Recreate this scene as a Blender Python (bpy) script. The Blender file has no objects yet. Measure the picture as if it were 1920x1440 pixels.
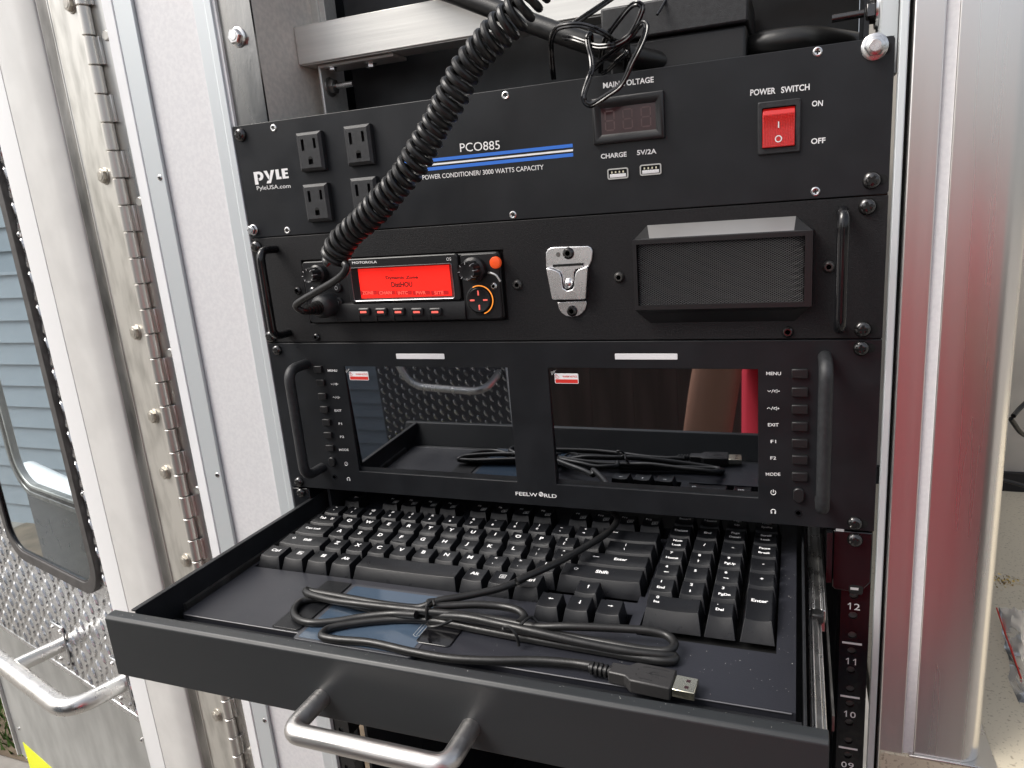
import bpy, math, random
from mathutils import Vector, Matrix
R = math.radians
rnd = random.Random(7)
sc = bpy.context.scene
col = sc.collection
S = 0.001                                    # all lengths below are millimetres

# ---------------------------------------------------------------- camera
CAMP = (431.017, -480.252, -84.970)
def rod(r):
    t = math.sqrt(sum(a*a for a in r)); k = [a/t for a in r]
    return Matrix.Rotation(t, 3, Vector(k))
RB = rod((0.24697884, 0.34263242, -0.02919138)) @ Matrix(((1,0,0),(0,0,-1),(0,1,0)))   # rows: right, down, forward
F, CX, CY = 1307.5866, 1024.6947, 714.6478
cam = bpy.data.objects.new('camera', bpy.data.cameras.new('camera')); col.objects.link(cam)
rot = Matrix((RB[0], -RB[1], -RB[2])).transposed()
cam.matrix_world = Matrix.Translation(Vector(CAMP)*S) @ rot.to_4x4()
cam.data.sensor_width = 36; cam.data.lens = F*36/1920
cam.data.shift_x = -(CX-960)/1920; cam.data.shift_y = (CY-720)/1920
cam.data.clip_start = 0.01; cam.data.clip_end = 500
sc.camera = cam
def ray(px, py):
    return RB.transposed() @ Vector(((px-CX)/F, (py-CY)/F, 1))
def P(px, py, Y=0):                          # point of the vertical plane Y seen at a pixel of the photograph
    d = ray(px, py); t = (Y-CAMP[1])/d[1]; return Vector(CAMP)+d*t
def PZ(px, py, z):                           # point of the horizontal plane z
    d = ray(px, py); t = (z-CAMP[2])/d[2]; return Vector(CAMP)+d*t

# ---------------------------------------------------------------- world, sun, exposure
SUN_EL, SUN_ROT = R(50), R(238)
w = bpy.data.worlds.new('World'); sc.world = w; w.use_nodes = True
nt = w.node_tree; sky = nt.nodes.new('ShaderNodeTexSky'); sky.sky_type = 'NISHITA'
sky.sun_disc = False; sky.sun_elevation = SUN_EL; sky.sun_rotation = SUN_ROT
sky.dust_density = 5; sky.air_density = 1.0; sky.ozone_density = 0.6
hs = nt.nodes.new('ShaderNodeHueSaturation'); hs.inputs['Saturation'].default_value = .42      # thin cloud: a paler sky
nt.links.new(sky.outputs[0], hs.inputs['Color']); nt.links.new(hs.outputs[0], nt.nodes['Background'].inputs[0]); nt.nodes['Background'].inputs[1].default_value = 0.15
sun = bpy.data.objects.new('sun', bpy.data.lights.new('sun', 'SUN')); col.objects.link(sun)
sun.data.energy = 1.9; sun.data.angle = R(28); sun.data.color = (1, .96, .9)
sd = Vector((math.sin(SUN_ROT)*math.cos(SUN_EL), math.cos(SUN_ROT)*math.cos(SUN_EL), math.sin(SUN_EL)))
sun.rotation_euler = sd.to_track_quat('Z', 'Y').to_euler()
sc.view_settings.view_transform = 'Standard'; sc.view_settings.look = 'None'
sc.view_settings.exposure = 0.52; sc.view_settings.gamma = 1

# ---------------------------------------------------------------- materials
MATS = {}
def mat(name, c, rough=.5, metal=0, emit=0, bump=0, bscale=500, var=0, vscale=200, stretch=(1,1,1),
        spec=.5, coat=0, trans=0, ior=1.45, c2=None, rvar=0, kind='noise', alpha=1, vdetail=3, cr=(.35,.65)):
    m = bpy.data.materials.new(name); m.use_nodes = True; t = m.node_tree; b = t.nodes['Principled BSDF']
    c = tuple(c)+(1,) if len(c) == 3 else c
    b.inputs['Base Color'].default_value = c; b.inputs['Roughness'].default_value = rough
    b.inputs['Metallic'].default_value = metal; b.inputs['Specular IOR Level'].default_value = spec
    b.inputs['Coat Weight'].default_value = coat; b.inputs['Coat Roughness'].default_value = .08
    b.inputs['Transmission Weight'].default_value = trans; b.inputs['IOR'].default_value = ior
    b.inputs['Alpha'].default_value = alpha
    if emit: b.inputs['Emission Color'].default_value = c; b.inputs['Emission Strength'].default_value = emit
    if bump or var or c2 or rvar:
        tc = t.nodes.new('ShaderNodeTexCoord'); mp = t.nodes.new('ShaderNodeMapping'); mp.inputs['Scale'].default_value = stretch
        t.links.new(tc.outputs['Object'], mp.inputs[0])
        def tex(scale, k='noise', det=3):
            n = t.nodes.new('ShaderNodeTexVoronoi' if k == 'voronoi' else 'ShaderNodeTexNoise')
            n.inputs['Scale'].default_value = scale; n.inputs['Detail'].default_value = det
            t.links.new(mp.outputs[0], n.inputs['Vector']); return n
        if bump:
            n = tex(bscale); bp = t.nodes.new('ShaderNodeBump'); bp.inputs['Strength'].default_value = bump
            bp.inputs['Distance'].default_value = .0006; t.links.new(n.outputs['Fac'], bp.inputs['Height'])
            t.links.new(bp.outputs[0], b.inputs['Normal'])
        if var or c2:
            n = tex(vscale, kind, vdetail); r = t.nodes.new('ShaderNodeValToRGB')
            r.color_ramp.elements[0].position, r.color_ramp.elements[1].position = cr
            a = c2 if c2 else tuple(x*(1-var) for x in c[:3])
            r.color_ramp.elements[0].color = tuple(a)+(1,); r.color_ramp.elements[1].color = c if c2 else tuple(min(1, x*(1+var)) for x in c[:3])+(1,)
            src = n.outputs['Fac'] if kind != 'voronoi' else n.outputs['Color']
            t.links.new(src, r.inputs[0]); t.links.new(r.outputs[0], b.inputs['Base Color'])
        if rvar:
            n = tex(vscale*.7); q = t.nodes.new('ShaderNodeMapRange'); q.inputs['To Min'].default_value = max(.02, rough-rvar); q.inputs['To Max'].default_value = rough+rvar
            q.inputs['From Min'].default_value = .3; q.inputs['From Max'].default_value = .7
            t.links.new(n.outputs['Fac'], q.inputs['Value']); t.links.new(q.outputs[0], b.inputs['Roughness'])
    MATS[name] = m; return m
powder = mat('black_powder_coat', (.013,.014,.016), .44, bump=.12, bscale=2600, var=.25, vscale=60, rvar=.05, spec=.5)
texd = mat('black_textured_coat', (.009,.009,.010), .52, spec=.35, bump=.45, bscale=1500, var=.3, vscale=700)
anod = mat('dark_anodised', (.010,.011,.013), .40, spec=.4, bump=.05, bscale=3000, var=.15, vscale=40, rvar=.06)
plas = mat('black_plastic', (.012,.012,.013), .38, bump=.15, bscale=1800)
plasd = mat('dull_black_plastic', (.02,.021,.023), .5, bump=.3, bscale=2200, var=.2, vscale=300)
gloss = mat('gloss_black', (.006,.006,.007), .14, spec=.6, rvar=.05, vscale=300)
rubber = mat('black_cable_rubber', (.012,.012,.012), .36, bump=.12, bscale=900, rvar=.08, vscale=200)
void = mat('dark_recess', (.003,.003,.003), .8)
screen = mat('screen_glass', (.30,.31,.33), .02, metal=1)
galv = mat('galvanised_sheet', (.70,.70,.71), .55, metal=.1, c2=(.65,.65,.665), vscale=330, vdetail=5, bump=.12, bscale=300, cr=(.38,.62))
galvw = mat('galvanised_warm', (.80,.75,.68), .6, metal=.05, c2=(.70,.66,.60), vscale=260, vdetail=5, bump=.12, bscale=300, cr=(.38,.62))
trim = mat('pale_anodised_trim', (.60,.635,.65), .42, metal=.35, bump=.04, bscale=1500, stretch=(1,1,.05))
white = mat('white_paint', (.84,.85,.86), .32, bump=.05, bscale=60, var=.03, vscale=20)
doorp = mat('off_white_door_paint', (.56,.555,.54), .34, bump=.06, bscale=50, var=.05, vscale=25, rvar=.06)
dirty = mat('weathered_aluminium', (.30,.29,.275), .34, metal=.85, c2=(.09,.087,.08), vscale=38, vdetail=8, bump=.3, bscale=260, stretch=(1,1,.3), cr=(.3,.62))
leafm = mat('stainless_hinge_leaf', (.60,.585,.545), .38, metal=.75, c2=(.36,.35,.32), vscale=55, vdetail=9, bump=.2, bscale=320, stretch=(1,1,.35), cr=(.28,.55))
steel = mat('stainless_steel', (.66,.65,.63), .30, metal=1, rvar=.08, vscale=90, bump=.06, bscale=700, stretch=(1,1,.1))
mirr = mat('scuffed_stainless', (.36,.35,.33), .24, metal=1, c2=(.30,.295,.285), vscale=45, rvar=.1, bump=.12, bscale=500, stretch=(1,1,.25))
brush = mat('brushed_steel_handle', (.60,.585,.57), .36, metal=1, bump=.2, bscale=900, stretch=(.06,1,1), rvar=.07, vscale=500)
alu = mat('brushed_aluminium', (.70,.69,.655), .42, metal=.6, bump=.1, bscale=900, stretch=(.02,1,1), var=.05, vscale=300)
pil = mat('satin_pillar_aluminium', (.84,.815,.785), .30, metal=.98, bump=.015, bscale=700, stretch=(1,1,.03), rvar=.05, vscale=60)
zinc = mat('zinc_plate', (.72,.71,.70), .22, metal=1, var=.15, vscale=150, rvar=.08)
blkm = mat('blackened_screw', (.09,.088,.088), .16, metal=.9, rvar=.08, vscale=500)
nickel = mat('nickel_clip', (.86,.86,.87), .27, metal=1, rvar=.05, vscale=120, bump=.05, bscale=150)
gold = mat('connector_plating', (.82,.78,.62), .2, metal=1)
tread = mat('tread_plate_aluminium', (.58,.59,.60), .24, metal=.9, rvar=.08, vscale=120, bump=.25, bscale=300, var=.15, vdetail=5)
sheet = mat('aluminium_sheet', (.50,.51,.50), .42, metal=.7, var=.14, vscale=22, vdetail=8, bump=.12, bscale=220, stretch=(1,1,.5))
ink = mat('white_print', (.78,.78,.78), .5)
inkd = mat('grey_print', (.45,.45,.45), .5)
blue = mat('blue_print', (.03,.16,.62), .5)
redl = mat('red_rocker_plastic', (.45,.006,.005), .12, coat=.6, spec=.6)
redl.node_tree.nodes['Principled BSDF'].inputs['Emission Color'].default_value = (1,.02,.01,1)
redl.node_tree.nodes['Principled BSDF'].inputs['Emission Strength'].default_value = .06
lcd = mat('lit_red_display', (.9,.02,.012), .35, emit=.52)
lcdt = mat('display_dark_ink', (.03,.001,.001), .6)
lcdb = mat('display_dim_block', (.42,.006,.006), .5, emit=.45)
lcdl = mat('display_light_line', (1,.10,.07), .5, emit=.6)
orange = mat('orange_plastic', (.90,.10,.02), .35, emit=.15)
amber = mat('amber_light_ring', (1,.32,.04), .4, emit=.7)
pinkm = mat('backlit_mark', (1,.16,.12), .5, emit=.3)
meterd = mat('meter_window', (.035,.014,.016), .15, spec=.6)
meters = mat('unlit_segment', (.085,.05,.05), .5)
tape = mat('reflective_yellow_tape', (.82,.86,.0), .4)
rubg = mat('window_gasket_rubber', (.05,.047,.046), .5, bump=.3, bscale=200, var=.25, vscale=60)
glass = mat('window_glass', (.75,.85,.9), .01, trans=1, ior=1.12, spec=.5)
touch = mat('touchpad_surface', (.05,.075,.11), .12, rvar=.03, vscale=60, spec=.7)  # blue base carries the tint of reflected sky
siding = mat('pale_blue_siding', (.25,.29,.325), .6, var=.05, vscale=6, bump=.1, bscale=40)
vinyl = mat('speckled_vinyl', (.60,.54,.42), .5, c2=(.36,.31,.23), vscale=420, vdetail=2, cr=(.30,.40), bump=.05)
wallb = mat('grey_beige_wall', (.40,.38,.34), .6, var=.08, vscale=20)
poly = mat('clear_plastic_film', (.9,.9,.88), .12, trans=.9, ior=1.2)
brass = mat('brass_shavings', (.75,.55,.2), .3, metal=1)
redw = mat('red_wire', (.6,.03,.02), .4)
labelw = mat('sticker_white', (.8,.8,.8), .4); labelr = mat('sticker_red', (.65,.04,.03), .4)
speck = mat('dust_specks', (.55,.55,.52), .7)
conc = mat('driveway_concrete', (.22,.205,.185), .8, bump=.5, bscale=60, var=.1, vscale=14)
grassm = mat('grass_blades', (.09,.17,.03), .6, c2=(.05,.10,.02), vscale=30)
soil = mat('soil', (.12,.09,.06), .9, bump=.5, bscale=40, var=.3, vscale=10)
skin_ = mat('skin', (.50,.27,.19), .5, bump=.1, bscale=400); shirt = mat('red_cotton', (.86,.05,.09), .8, bump=.3, bscale=900)
jean = mat('blue_denim', (.03,.05,.11), .8, bump=.3, bscale=900); hair = mat('dark_hair', (.03,.02,.015), .6); shoe = mat('shoe_leather', (.03,.025,.02), .5)

# ---------------------------------------------------------------- mesh collector
class MB:
    def __init__(s): s.v = []; s.f = []; s.mi = []; s.cur = 0
    def add(s, vs, fs):
        o = len(s.v); s.v += [tuple(v) for v in vs]; s.f += [tuple(i+o for i in f) for f in fs]; s.mi += [s.cur]*len(fs); return s
    def box(s, x0, x1, y0, y1, z0, z1):
        return s.add([(x,y,z) for x in (x0,x1) for y in (y0,y1) for z in (z0,z1)],
                     [(0,1,3,2),(4,6,7,5),(0,4,5,1),(2,3,7,6),(0,2,6,4),(1,5,7,3)])
    def prism(s, poly, a0, a1, ax='y'):       # poly in (x,z) for y, (x,y) for z, (y,z) for x
        n = len(poly)
        mk = {'y': lambda p, a: (p[0], a, p[1]), 'z': lambda p, a: (p[0], p[1], a), 'x': lambda p, a: (a, p[0], p[1])}[ax]
        vs = [mk(p, a0) for p in poly]+[mk(p, a1) for p in poly]
        return s.add(vs, [tuple(range(n))[::-1], tuple(range(n, 2*n))]+[(i, (i+1) % n, n+(i+1) % n, n+i) for i in range(n)])
    def strip(s, poly, z0, z1):               # open polyline in plan, drawn up into a sheet
        n = len(poly); vs = [(x,y,z0) for x,y in poly]+[(x,y,z1) for x,y in poly]
        return s.add(vs, [(i,i+1,n+i+1,n+i) for i in range(n-1)])
    def rings(s, rs, cap0=True, cap1=True, closed=False):
        n = len(rs[0]); vs = [p for r in rs for p in r]; fs = []
        m = len(rs)
        for k in range(m if closed else m-1):
            a = k*n; b = ((k+1) % m)*n
            for i in range(n): fs.append((a+i, a+(i+1) % n, b+(i+1) % n, b+i))
        if not closed:
            if cap0: fs.append(tuple(range(n))[::-1])
            if cap1: fs.append(tuple((m-1)*n+i for i in range(n)))
        return s.add(vs, fs)
    def lathe(s, prof, c, ax=(0,-1,0), n=20, cap0=True, cap1=True):   # prof: (radius, distance along axis)
        ax = Vector(ax).normalized(); u = ax.orthogonal().normalized(); v = ax.cross(u); c = Vector(c)
        return s.rings([[c+ax*h+(u*math.cos(2*math.pi*i/n)+v*math.sin(2*math.pi*i/n))*r for i in range(n)] for r, h in prof], cap0, cap1)
    def cyl(s, a, b, r, n=16, r2=None):
        a = Vector(a); b = Vector(b); return s.lathe([(r,0),(r if r2 is None else r2,(b-a).length)], a, b-a, n)
    def tube(s, path, r, n=10, closed=False, flat=None):
        path = [Vector(p) for p in path]; m = len(path); rs = []
        t0 = (path[1]-path[0]).normalized(); nrm = t0.orthogonal().normalized()
        for i, p in enumerate(path):
            if closed: t = (path[(i+1) % m]-path[i-1]).normalized()
            else: t = (path[min(i+1,m-1)]-path[max(i-1,0)]).normalized()
            nrm = (nrm-t*nrm.dot(t)).normalized(); b = t.cross(nrm)
            rr = r[i] if isinstance(r, (list, tuple)) else r
            rs.append([p+(nrm*math.cos(2*math.pi*k/n)+b*math.sin(2*math.pi*k/n))*rr for k in range(n)])
        return s.rings(rs, closed=closed)
    def gridplate(s, xs, zs, hole, y0, y1):   # plate in the XZ plane whose cells are left out where hole(i,j)
        for i in range(len(xs)-1):
            for j in range(len(zs)-1):
                if hole(i, j): continue
                x0, x1, z0, z1 = xs[i], xs[i+1], zs[j], zs[j+1]
                for y, fl in ((y0,0),(y1,1)):
                    q = [(x0,y,z0),(x1,y,z0),(x1,y,z1),(x0,y,z1)]; s.add(q if not fl else q[::-1], [(0,1,2,3)])
                def out(a, b): return a < 0 or b < 0 or a >= len(xs)-1 or b >= len(zs)-1 or hole(a, b)
                if out(i-1,j): s.add([(x0,y0,z0),(x0,y1,z0),(x0,y1,z1),(x0,y0,z1)], [(3,2,1,0)])
                if out(i+1,j): s.add([(x1,y0,z0),(x1,y1,z0),(x1,y1,z1),(x1,y0,z1)], [(0,1,2,3)])
                if out(i,j-1): s.add([(x0,y0,z0),(x1,y0,z0),(x1,y1,z0),(x0,y1,z0)], [(3,2,1,0)])
                if out(i,j+1): s.add([(x0,y0,z1),(x1,y0,z1),(x1,y1,z1),(x0,y1,z1)], [(0,1,2,3)])
        return s
    def holecell(s, x0, x1, z0, z1, cx, cz, r, y0, y1, n=16):   # rectangle with a round hole and its wall
        inn = []; outp = []
        for k in range(n):
            a = 2*math.pi*(k+.5)/n; c, q = math.cos(a), math.sin(a)
            inn.append((cx+c*r, cz+q*r))
            tx = ((x1-cx)/c if c > 0 else (x0-cx)/c) if abs(c) > 1e-9 else 1e9; tz = ((z1-cz)/q if q > 0 else (z0-cz)/q) if abs(q) > 1e-9 else 1e9
            t = min(tx, tz); outp.append((cx+c*t, cz+q*t))
        cor = [(x1,z1),(x0,z1),(x0,z0),(x1,z0)]
        vs = [(a,y0,b) for a,b in inn]+[(a,y0,b) for a,b in outp]+[(a,y0,b) for a,b in cor]+[(a,y1,b) for a,b in inn]
        fs = []
        for k in range(n):
            k2 = (k+1) % n; a = 2*math.pi*(k+.5)/n; b = a+2*math.pi/n; face = [k, n+k, n+k2, k2]
            p, q = outp[k], outp[k2]
            if abs(p[0]-q[0]) > 1e-6 and abs(p[1]-q[1]) > 1e-6:
                ci = min(range(4), key=lambda i: (cor[i][0]-(p[0]+q[0])/2)**2+(cor[i][1]-(p[1]+q[1])/2)**2)
                face = [k, n+k, 2*n+ci, n+k2, k2]
            fs.append(tuple(face)); fs.append((k, k2, 2*n+4+k2, 2*n+4+k))
        return s.add(vs, fs)
    def mesh(s, name, mats):
        me = bpy.data.meshes.new(name)
        c = Vector([ (min(v[i] for v in s.v)+max(v[i] for v in s.v))/2 for i in range(3)])
        me.from_pydata([((v[0]-c[0])*S, (v[1]-c[1])*S, (v[2]-c[2])*S) for v in s.v], [], s.f)
        for m in (mats if isinstance(mats, (list, tuple)) else [mats]): me.materials.append(m)
        if any(s.mi): me.polygons.foreach_set('material_index', s.mi)
        return me, c
OFF = {}
def smooth(me, ang=35):
    me.polygons.foreach_set('use_smooth', [True]*len(me.polygons)); me.set_sharp_from_angle(angle=R(ang))
def put(name, mb, m, parent=None, bevel=0, sm=True, seg=2, label=None, cat=None, group=None, kind=None, fixn=True):
    me, c = mb.mesh(name, m)
    if fixn:
        import bmesh
        bm = bmesh.new(); bm.from_mesh(me); bmesh.ops.remove_doubles(bm, verts=bm.verts, dist=1e-7)
        bmesh.ops.recalc_face_normals(bm, faces=bm.faces); bm.to_mesh(me); bm.free()
    if sm: smooth(me)
    o = bpy.data.objects.new(name, me); col.objects.link(o)
    if parent is not None: o.parent = parent; o.location = (c-OFF[parent])*S
    else: o.location = c*S
    OFF[o] = c
    if bevel:
        b = o.modifiers.new('bevel', 'BEVEL'); b.width = bevel*S; b.segments = seg; b.limit_method = 'ANGLE'; b.angle_limit = R(40); b.use_clamp_overlap = True
    if label: o['label'] = label
    if cat: o['category'] = cat
    if group: o['group'] = group
    if kind: o['kind'] = kind
    return o
def thing(name, label, cat, loc=(0,0,0), group=None, rotz=None, kind=None):
    o = bpy.data.objects.new(name, None); col.objects.link(o); o.location = Vector(loc)*S; o.empty_display_size = .01
    OFF[o] = Vector(loc)
    if rotz is not None: o.rotation_euler = (0,0,rotz); OFF[o] = Vector((0,0,0))
    if label: o['label'] = label
    if cat: o['category'] = cat
    if group: o['group'] = group
    return o
def rrect(x0, x1, z0, z1, r, n=4):
    pts = []
    for cx, cz, a0 in ((x1-r,z1-r,0),(x0+r,z1-r,90),(x0+r,z0+r,180),(x1-r,z0+r,270)):
        for k in range(n+1):
            a = R(a0+90*k/n); pts.append((cx+r*math.cos(a), cz+r*math.sin(a)))
    return pts
def disc(cx, cz, r, n=20): return [(cx+r*math.cos(2*math.pi*k/n), cz+r*math.sin(2*math.pi*k/n)) for k in range(n)]
def catmull(pts, k=8, closed=False):
    pts = [Vector(p) for p in pts]; out = []; n = len(pts)
    for i in range(n if closed else n-1):
        p1, p2 = pts[i], pts[(i+1) % n]
        p0 = pts[i-1] if (closed or i > 0) else p1*2-p2
        p3 = pts[(i+2) % n] if (closed or i+2 < n) else p2*2-p1
        for j in range(k):
            t = j/k; out.append(.5*((2*p1)+(p2-p0)*t+(2*p0-5*p1+4*p2-p3)*t*t+(3*p1-p0-3*p2+p3)*t**3))
    if not closed: out.append(pts[-1])
    return out
def roundpath(pts, r, n=6):
    pts = [Vector(p) for p in pts]; out = [pts[0]]
    for i in range(1, len(pts)-1):
        a, b, c = pts[i-1], pts[i], pts[i+1]; u = (a-b).normalized(); v = (c-b).normalized()
        p, q = b+u*r, b+v*r
        for k in range(n+1):
            t = k/n; out.append(p*(1-t)**2+b*2*t*(1-t)+q*t*t)
    return out+[pts[-1]]
# ---- lettering: flat text meshes, fitted between two points
TXC = {}
def textmesh(s, bold):
    key = (s, bold)
    if key not in TXC:
        cu = bpy.data.curves.new('t', 'FONT'); cu.body = s; cu.size = 1; cu.offset = bold; cu.resolution_u = 3
        o = bpy.data.objects.new('t', cu); col.objects.link(o)
        me = bpy.data.meshes.new_from_object(o.evaluated_get(bpy.context.evaluated_depsgraph_get()))
        bpy.data.objects.remove(o); vs = [v.co.copy() for v in me.vertices]
        x0 = min(v.x for v in vs); x1 = max(v.x for v in vs); y1 = max(v.y for v in vs)
        TXC[key] = ([(v.x-x0, v.y) for v in vs], [tuple(p.vertices) for p in me.polygons], x1-x0, y1)
        bpy.data.meshes.remove(me)
    return TXC[key]
def text(parent, s, a, b, h, m=ink, bold=0, y=None, name='lettering', up=None, cap=.73, mb=None):
    """a, b: world mm ends of the baseline; h: capital height; up: direction of the letters' tops"""
    vs, fs, wd, top = textmesh(s, bold); a = Vector(a); b = Vector(b)
    if y is not None: a.y = b.y = y
    e = (b-a); L = e.length; e.normalize(); up = Vector(up or (0,0,1)); up = (up-e*up.dot(e)).normalized()
    own = mb is None
    if own: mb = MB()
    mb.add([a+e*(x/wd*L)+up*(q/cap*h) for x, q in vs], fs)
    if own: return put(name, mb, m, parent, sm=False, fixn=False)

# ---- screws
def cross(mb, c, r, d=.25):
    x, y, z = c; a = .16*r; l = .55*r
    ang = rnd.uniform(0, 1.5)
    pts = [(-a,l),(a,l),(a,a),(l,a),(l,-a),(a,-a),(a,-l),(-a,-l),(-a,-a),(-l,-a),(-l,a),(-a,a)]
    ca, sa = math.cos(ang), math.sin(ang)
    mb.prism([(x+p*ca-q*sa, z+p*sa+q*ca) for p, q in pts], y-d, y+d)
def phillips(parent, p, r, m, h=None, name='screw', washer=False):
    h = h or r*.55; mb = MB()
    if washer: mb.lathe([(r*1.25,0),(r*1.25,.6),(r*1.0,.6)], (p.x,p.y,p.z), n=20)
    mb.lathe([(r,0),(r,.15*h),(r*.92,.5*h),(r*.7,.83*h),(r*.4,h),(r*.18,h)], (p.x,p.y,p.z), n=20)
    mb.cur = 1; cross(mb, (p.x, p.y-h, p.z), r)
    return put(name, mb, [m, void], parent)
def socket(parent, p, r, m, name='socket_screw'):
    h = r*.6; mb = MB(); mb.lathe([(r,0),(r,.15*h),(r*.9,.6*h),(r*.62,h),(r*.42,h),(r*.38,h*.55)], p, n=18, cap1=False)
    mb.cur = 1; mb.lathe([(r*.4,h*.5),(r*.05,h*.5)], p, n=6)
    return put(name, mb, [m, void], parent)
def hexbolt(parent, p, r, m, ax=(0,-1,0), name='hex_bolt', h=None, flange=1.25, rot=.3):
    h = h or r*.8; mb = MB(); mb.lathe([(r*flange,0),(r*flange,.18*h),(r*1.05,.3*h)], p, ax, 20)
    axv = Vector(ax).normalized(); u = axv.orthogonal().normalized(); v = axv.cross(u); P0 = Vector(p)
    def ring(rr, d): return [P0+axv*d+(u*math.cos(rot+k*math.pi/3)+v*math.sin(rot+k*math.pi/3))*rr for k in range(6)]
    mb.rings([ring(r*.98,.25*h), ring(r*.98,.9*h), ring(r*.84,h)])
    mb.lathe([(r*.6,h),(r*.55,h+.06*r)], p, ax, 16)
    return put(name, mb, m, parent, bevel=.15, seg=1)

U = 44.45
W19 = 482.6
# ================================================================ SETTING
def struct(name, mb, m, bevel=0): return put(name, mb, m, kind='structure', bevel=bevel)
GZ = -1450
mb = MB(); mb.add([(-60000,-60000,GZ),(60000,-60000,GZ),(60000,60000,GZ),(-60000,60000,GZ)], [(0,1,2,3)]); struct('ground', mb, conc)
g0 = PZ(18, 1345, GZ)
mb = MB(); mb.add([(g0.x-1500,g0.y-120,GZ+4),(g0.x+1600,g0.y-120,GZ+4),(g0.x+1600,g0.y+1800,GZ+4),(g0.x-1500,g0.y+1800,GZ+4)], [(0,1,2,3)]); struct('soil_bed', mb, soil)
mb = MB()
for k in range(9000):
    x = g0.x+rnd.uniform(-700,900); y = g0.y+rnd.uniform(-110,900); h = rnd.uniform(30,75); a = rnd.uniform(0,6.28); lx = rnd.uniform(-25,25); ly = rnd.uniform(-25,25)
    dx, dy = 3*math.cos(a), 3*math.sin(a)
    mb.add([(x-dx,y-dy,GZ+4),(x+dx,y+dy,GZ+4),(x+lx,y+ly,GZ+h)], [(0,1,2)])
put('grass', mb, grassm, kind='stuff', label='green grass beside the driveway past the open door', sm=False, fixn=False)

def siding_wall(label, x0, x1, y, face, z0=GZ, z1=1500, pitch=110, ry=None):
    t = thing('house_wall', label, 'house wall', (x0,y,z0)); s = face
    mb = MB(); mb.box(x0,x1,min(y, y-s*60),max(y, y-s*60),z0,z1); put('sheathing', mb, siding, t)
    n = int((z1-z0)/pitch); me = None
    for k in range(n):
        z = z0+k*pitch
        if me is None:
            q = MB(); q.add([(x0,y+s*2,z+pitch),(x1,y+s*2,z+pitch),(x1,y+s*14,z),(x0,y+s*14,z),(x0,y+s*2,z),(x1,y+s*2,z)], [(0,1,2,3),(3,2,5,4)])
            o = put('siding_board', q, siding, t, sm=False); me = o.data; base = OFF[o]
        else:
            o2 = bpy.data.objects.new('siding_board', me); col.objects.link(o2); o2.parent = t; o2.location = (base+Vector((0,0,k*pitch))-OFF[t])*S
    return t
siding_wall('pale blue lapped siding seen through the window of the open door', -5200, -900, 1750, -1, pitch=105)
siding_wall('pale blue lapped siding mirrored at the left edge of the left monitor', -2600, -850, -1950, 1, pitch=62, z1=600)

# ---------------------------------------------------------------- vehicle body beside the rack (left)
Z0, Z1 = -980, 420
bd = thing('vehicle_body_panel', 'pale galvanised and painted metal strips beside the rack', 'body panel', (-60,0,Z0))
mb = MB(); mb.box(-79,-18.6,2,6,Z0,Z1); put('galvanised_panel', mb, galv, bd)
mb = MB(); mb.prism([(-99,-1),(-80,-1),(-79.6,-.6),(-79.6,6),(-99,6)], Z0, Z1, 'z'); put('screw_strip', mb, trim, bd, bevel=.6)
mb = MB(); mb.prism([(-111,-1),(-110,-1.8),(-100,-1.8),(-99.3,-1.2),(-99.3,6),(-111,6)], Z0, Z1, 'z'); put('white_strip', mb, white, bd, bevel=1.2)
mb = MB(); mb.prism([(-18.4,0),(-7,0),(-6.4,-.9),(-.6,-.9),(-.3,0),(-.3,6),(-18.4,6)], Z0, Z1, 'z'); put('edge_trim', mb, trim, bd, bevel=.4)
mb = MB(); mb.box(-135,-99.3,6.1,9,Z0,Z1); mb.box(-99.3,-18.4,6.1,9,Z0,Z1); put('backing_sheet', mb, dirty, bd)
for x, y in ((305,333),(406,890),(497,1350)):
    p = P(x,y); phillips(bd, Vector((-84.8,-1,p.z)), 2.6, zinc, h=.7)

# hinge
hg = thing('piano_hinge', 'long stainless piano hinge joining the open door to the body', 'hinge', (-131,0,Z0))
mb = MB(); mb.box(-130.8,-112.2,1.5,3.5,Z0,Z1); put('body_leaf', mb, steel, hg)
kz = 107.7-22.95; pitch = 22.93; HX = -129.5
kn = None
for k in range(-14, 42):
    z = 107.7-22.95*k
    if kn is None:
        q = MB(); q.lathe([(4.4,.35),(5.1,.9),(5.1,pitch-.9),(4.4,pitch-.35)], (HX,-3,z-pitch), (0,0,1), 18)
        kn = put('knuckle', q, mat('hinge_knuckle', (.62,.60,.56), .33, metal=.8, rvar=.08, vscale=90, bump=.1, bscale=500, stretch=(1,1,.1)), hg); kb = OFF[kn]; kz0 = z
    else:
        o = bpy.data.objects.new('knuckle', kn.data); col.objects.link(o); o.parent = hg; o.location = (kb+Vector((0,0,z-kz0))-OFF[hg])*S
mb = MB(); mb.cyl((HX,-3,Z0),(HX,-3,Z1),2.6,10); put('pin', mb, dirty, hg)
for k in range(-14, 42):
    if k % 2 == 0: continue
mb = MB()
for k in range(-14, 42):
    z = 107.7-22.95*k; s = 1 if k % 2 else -1
    x0, x1 = (HX+3, HX+8) if s > 0 else (HX-8, HX-3)
    mb.box(x0, x1, -1.5, 1.4, z-pitch+.5, z-.5)
put('leaf_tab', mb, steel, hg, bevel=.4, kind='stuff')
for y, x in ((65,203),(378,263),(662,318),(920,370),(1140,415),(1410,470)):
    p = P(x,y); q = MB(); q.lathe([(4.2,0),(4.2,.8),(3.4,1.5)], (-115.2,1.4,p.z), n=18); put('flush_rivet', q, leafm, hg)

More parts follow.
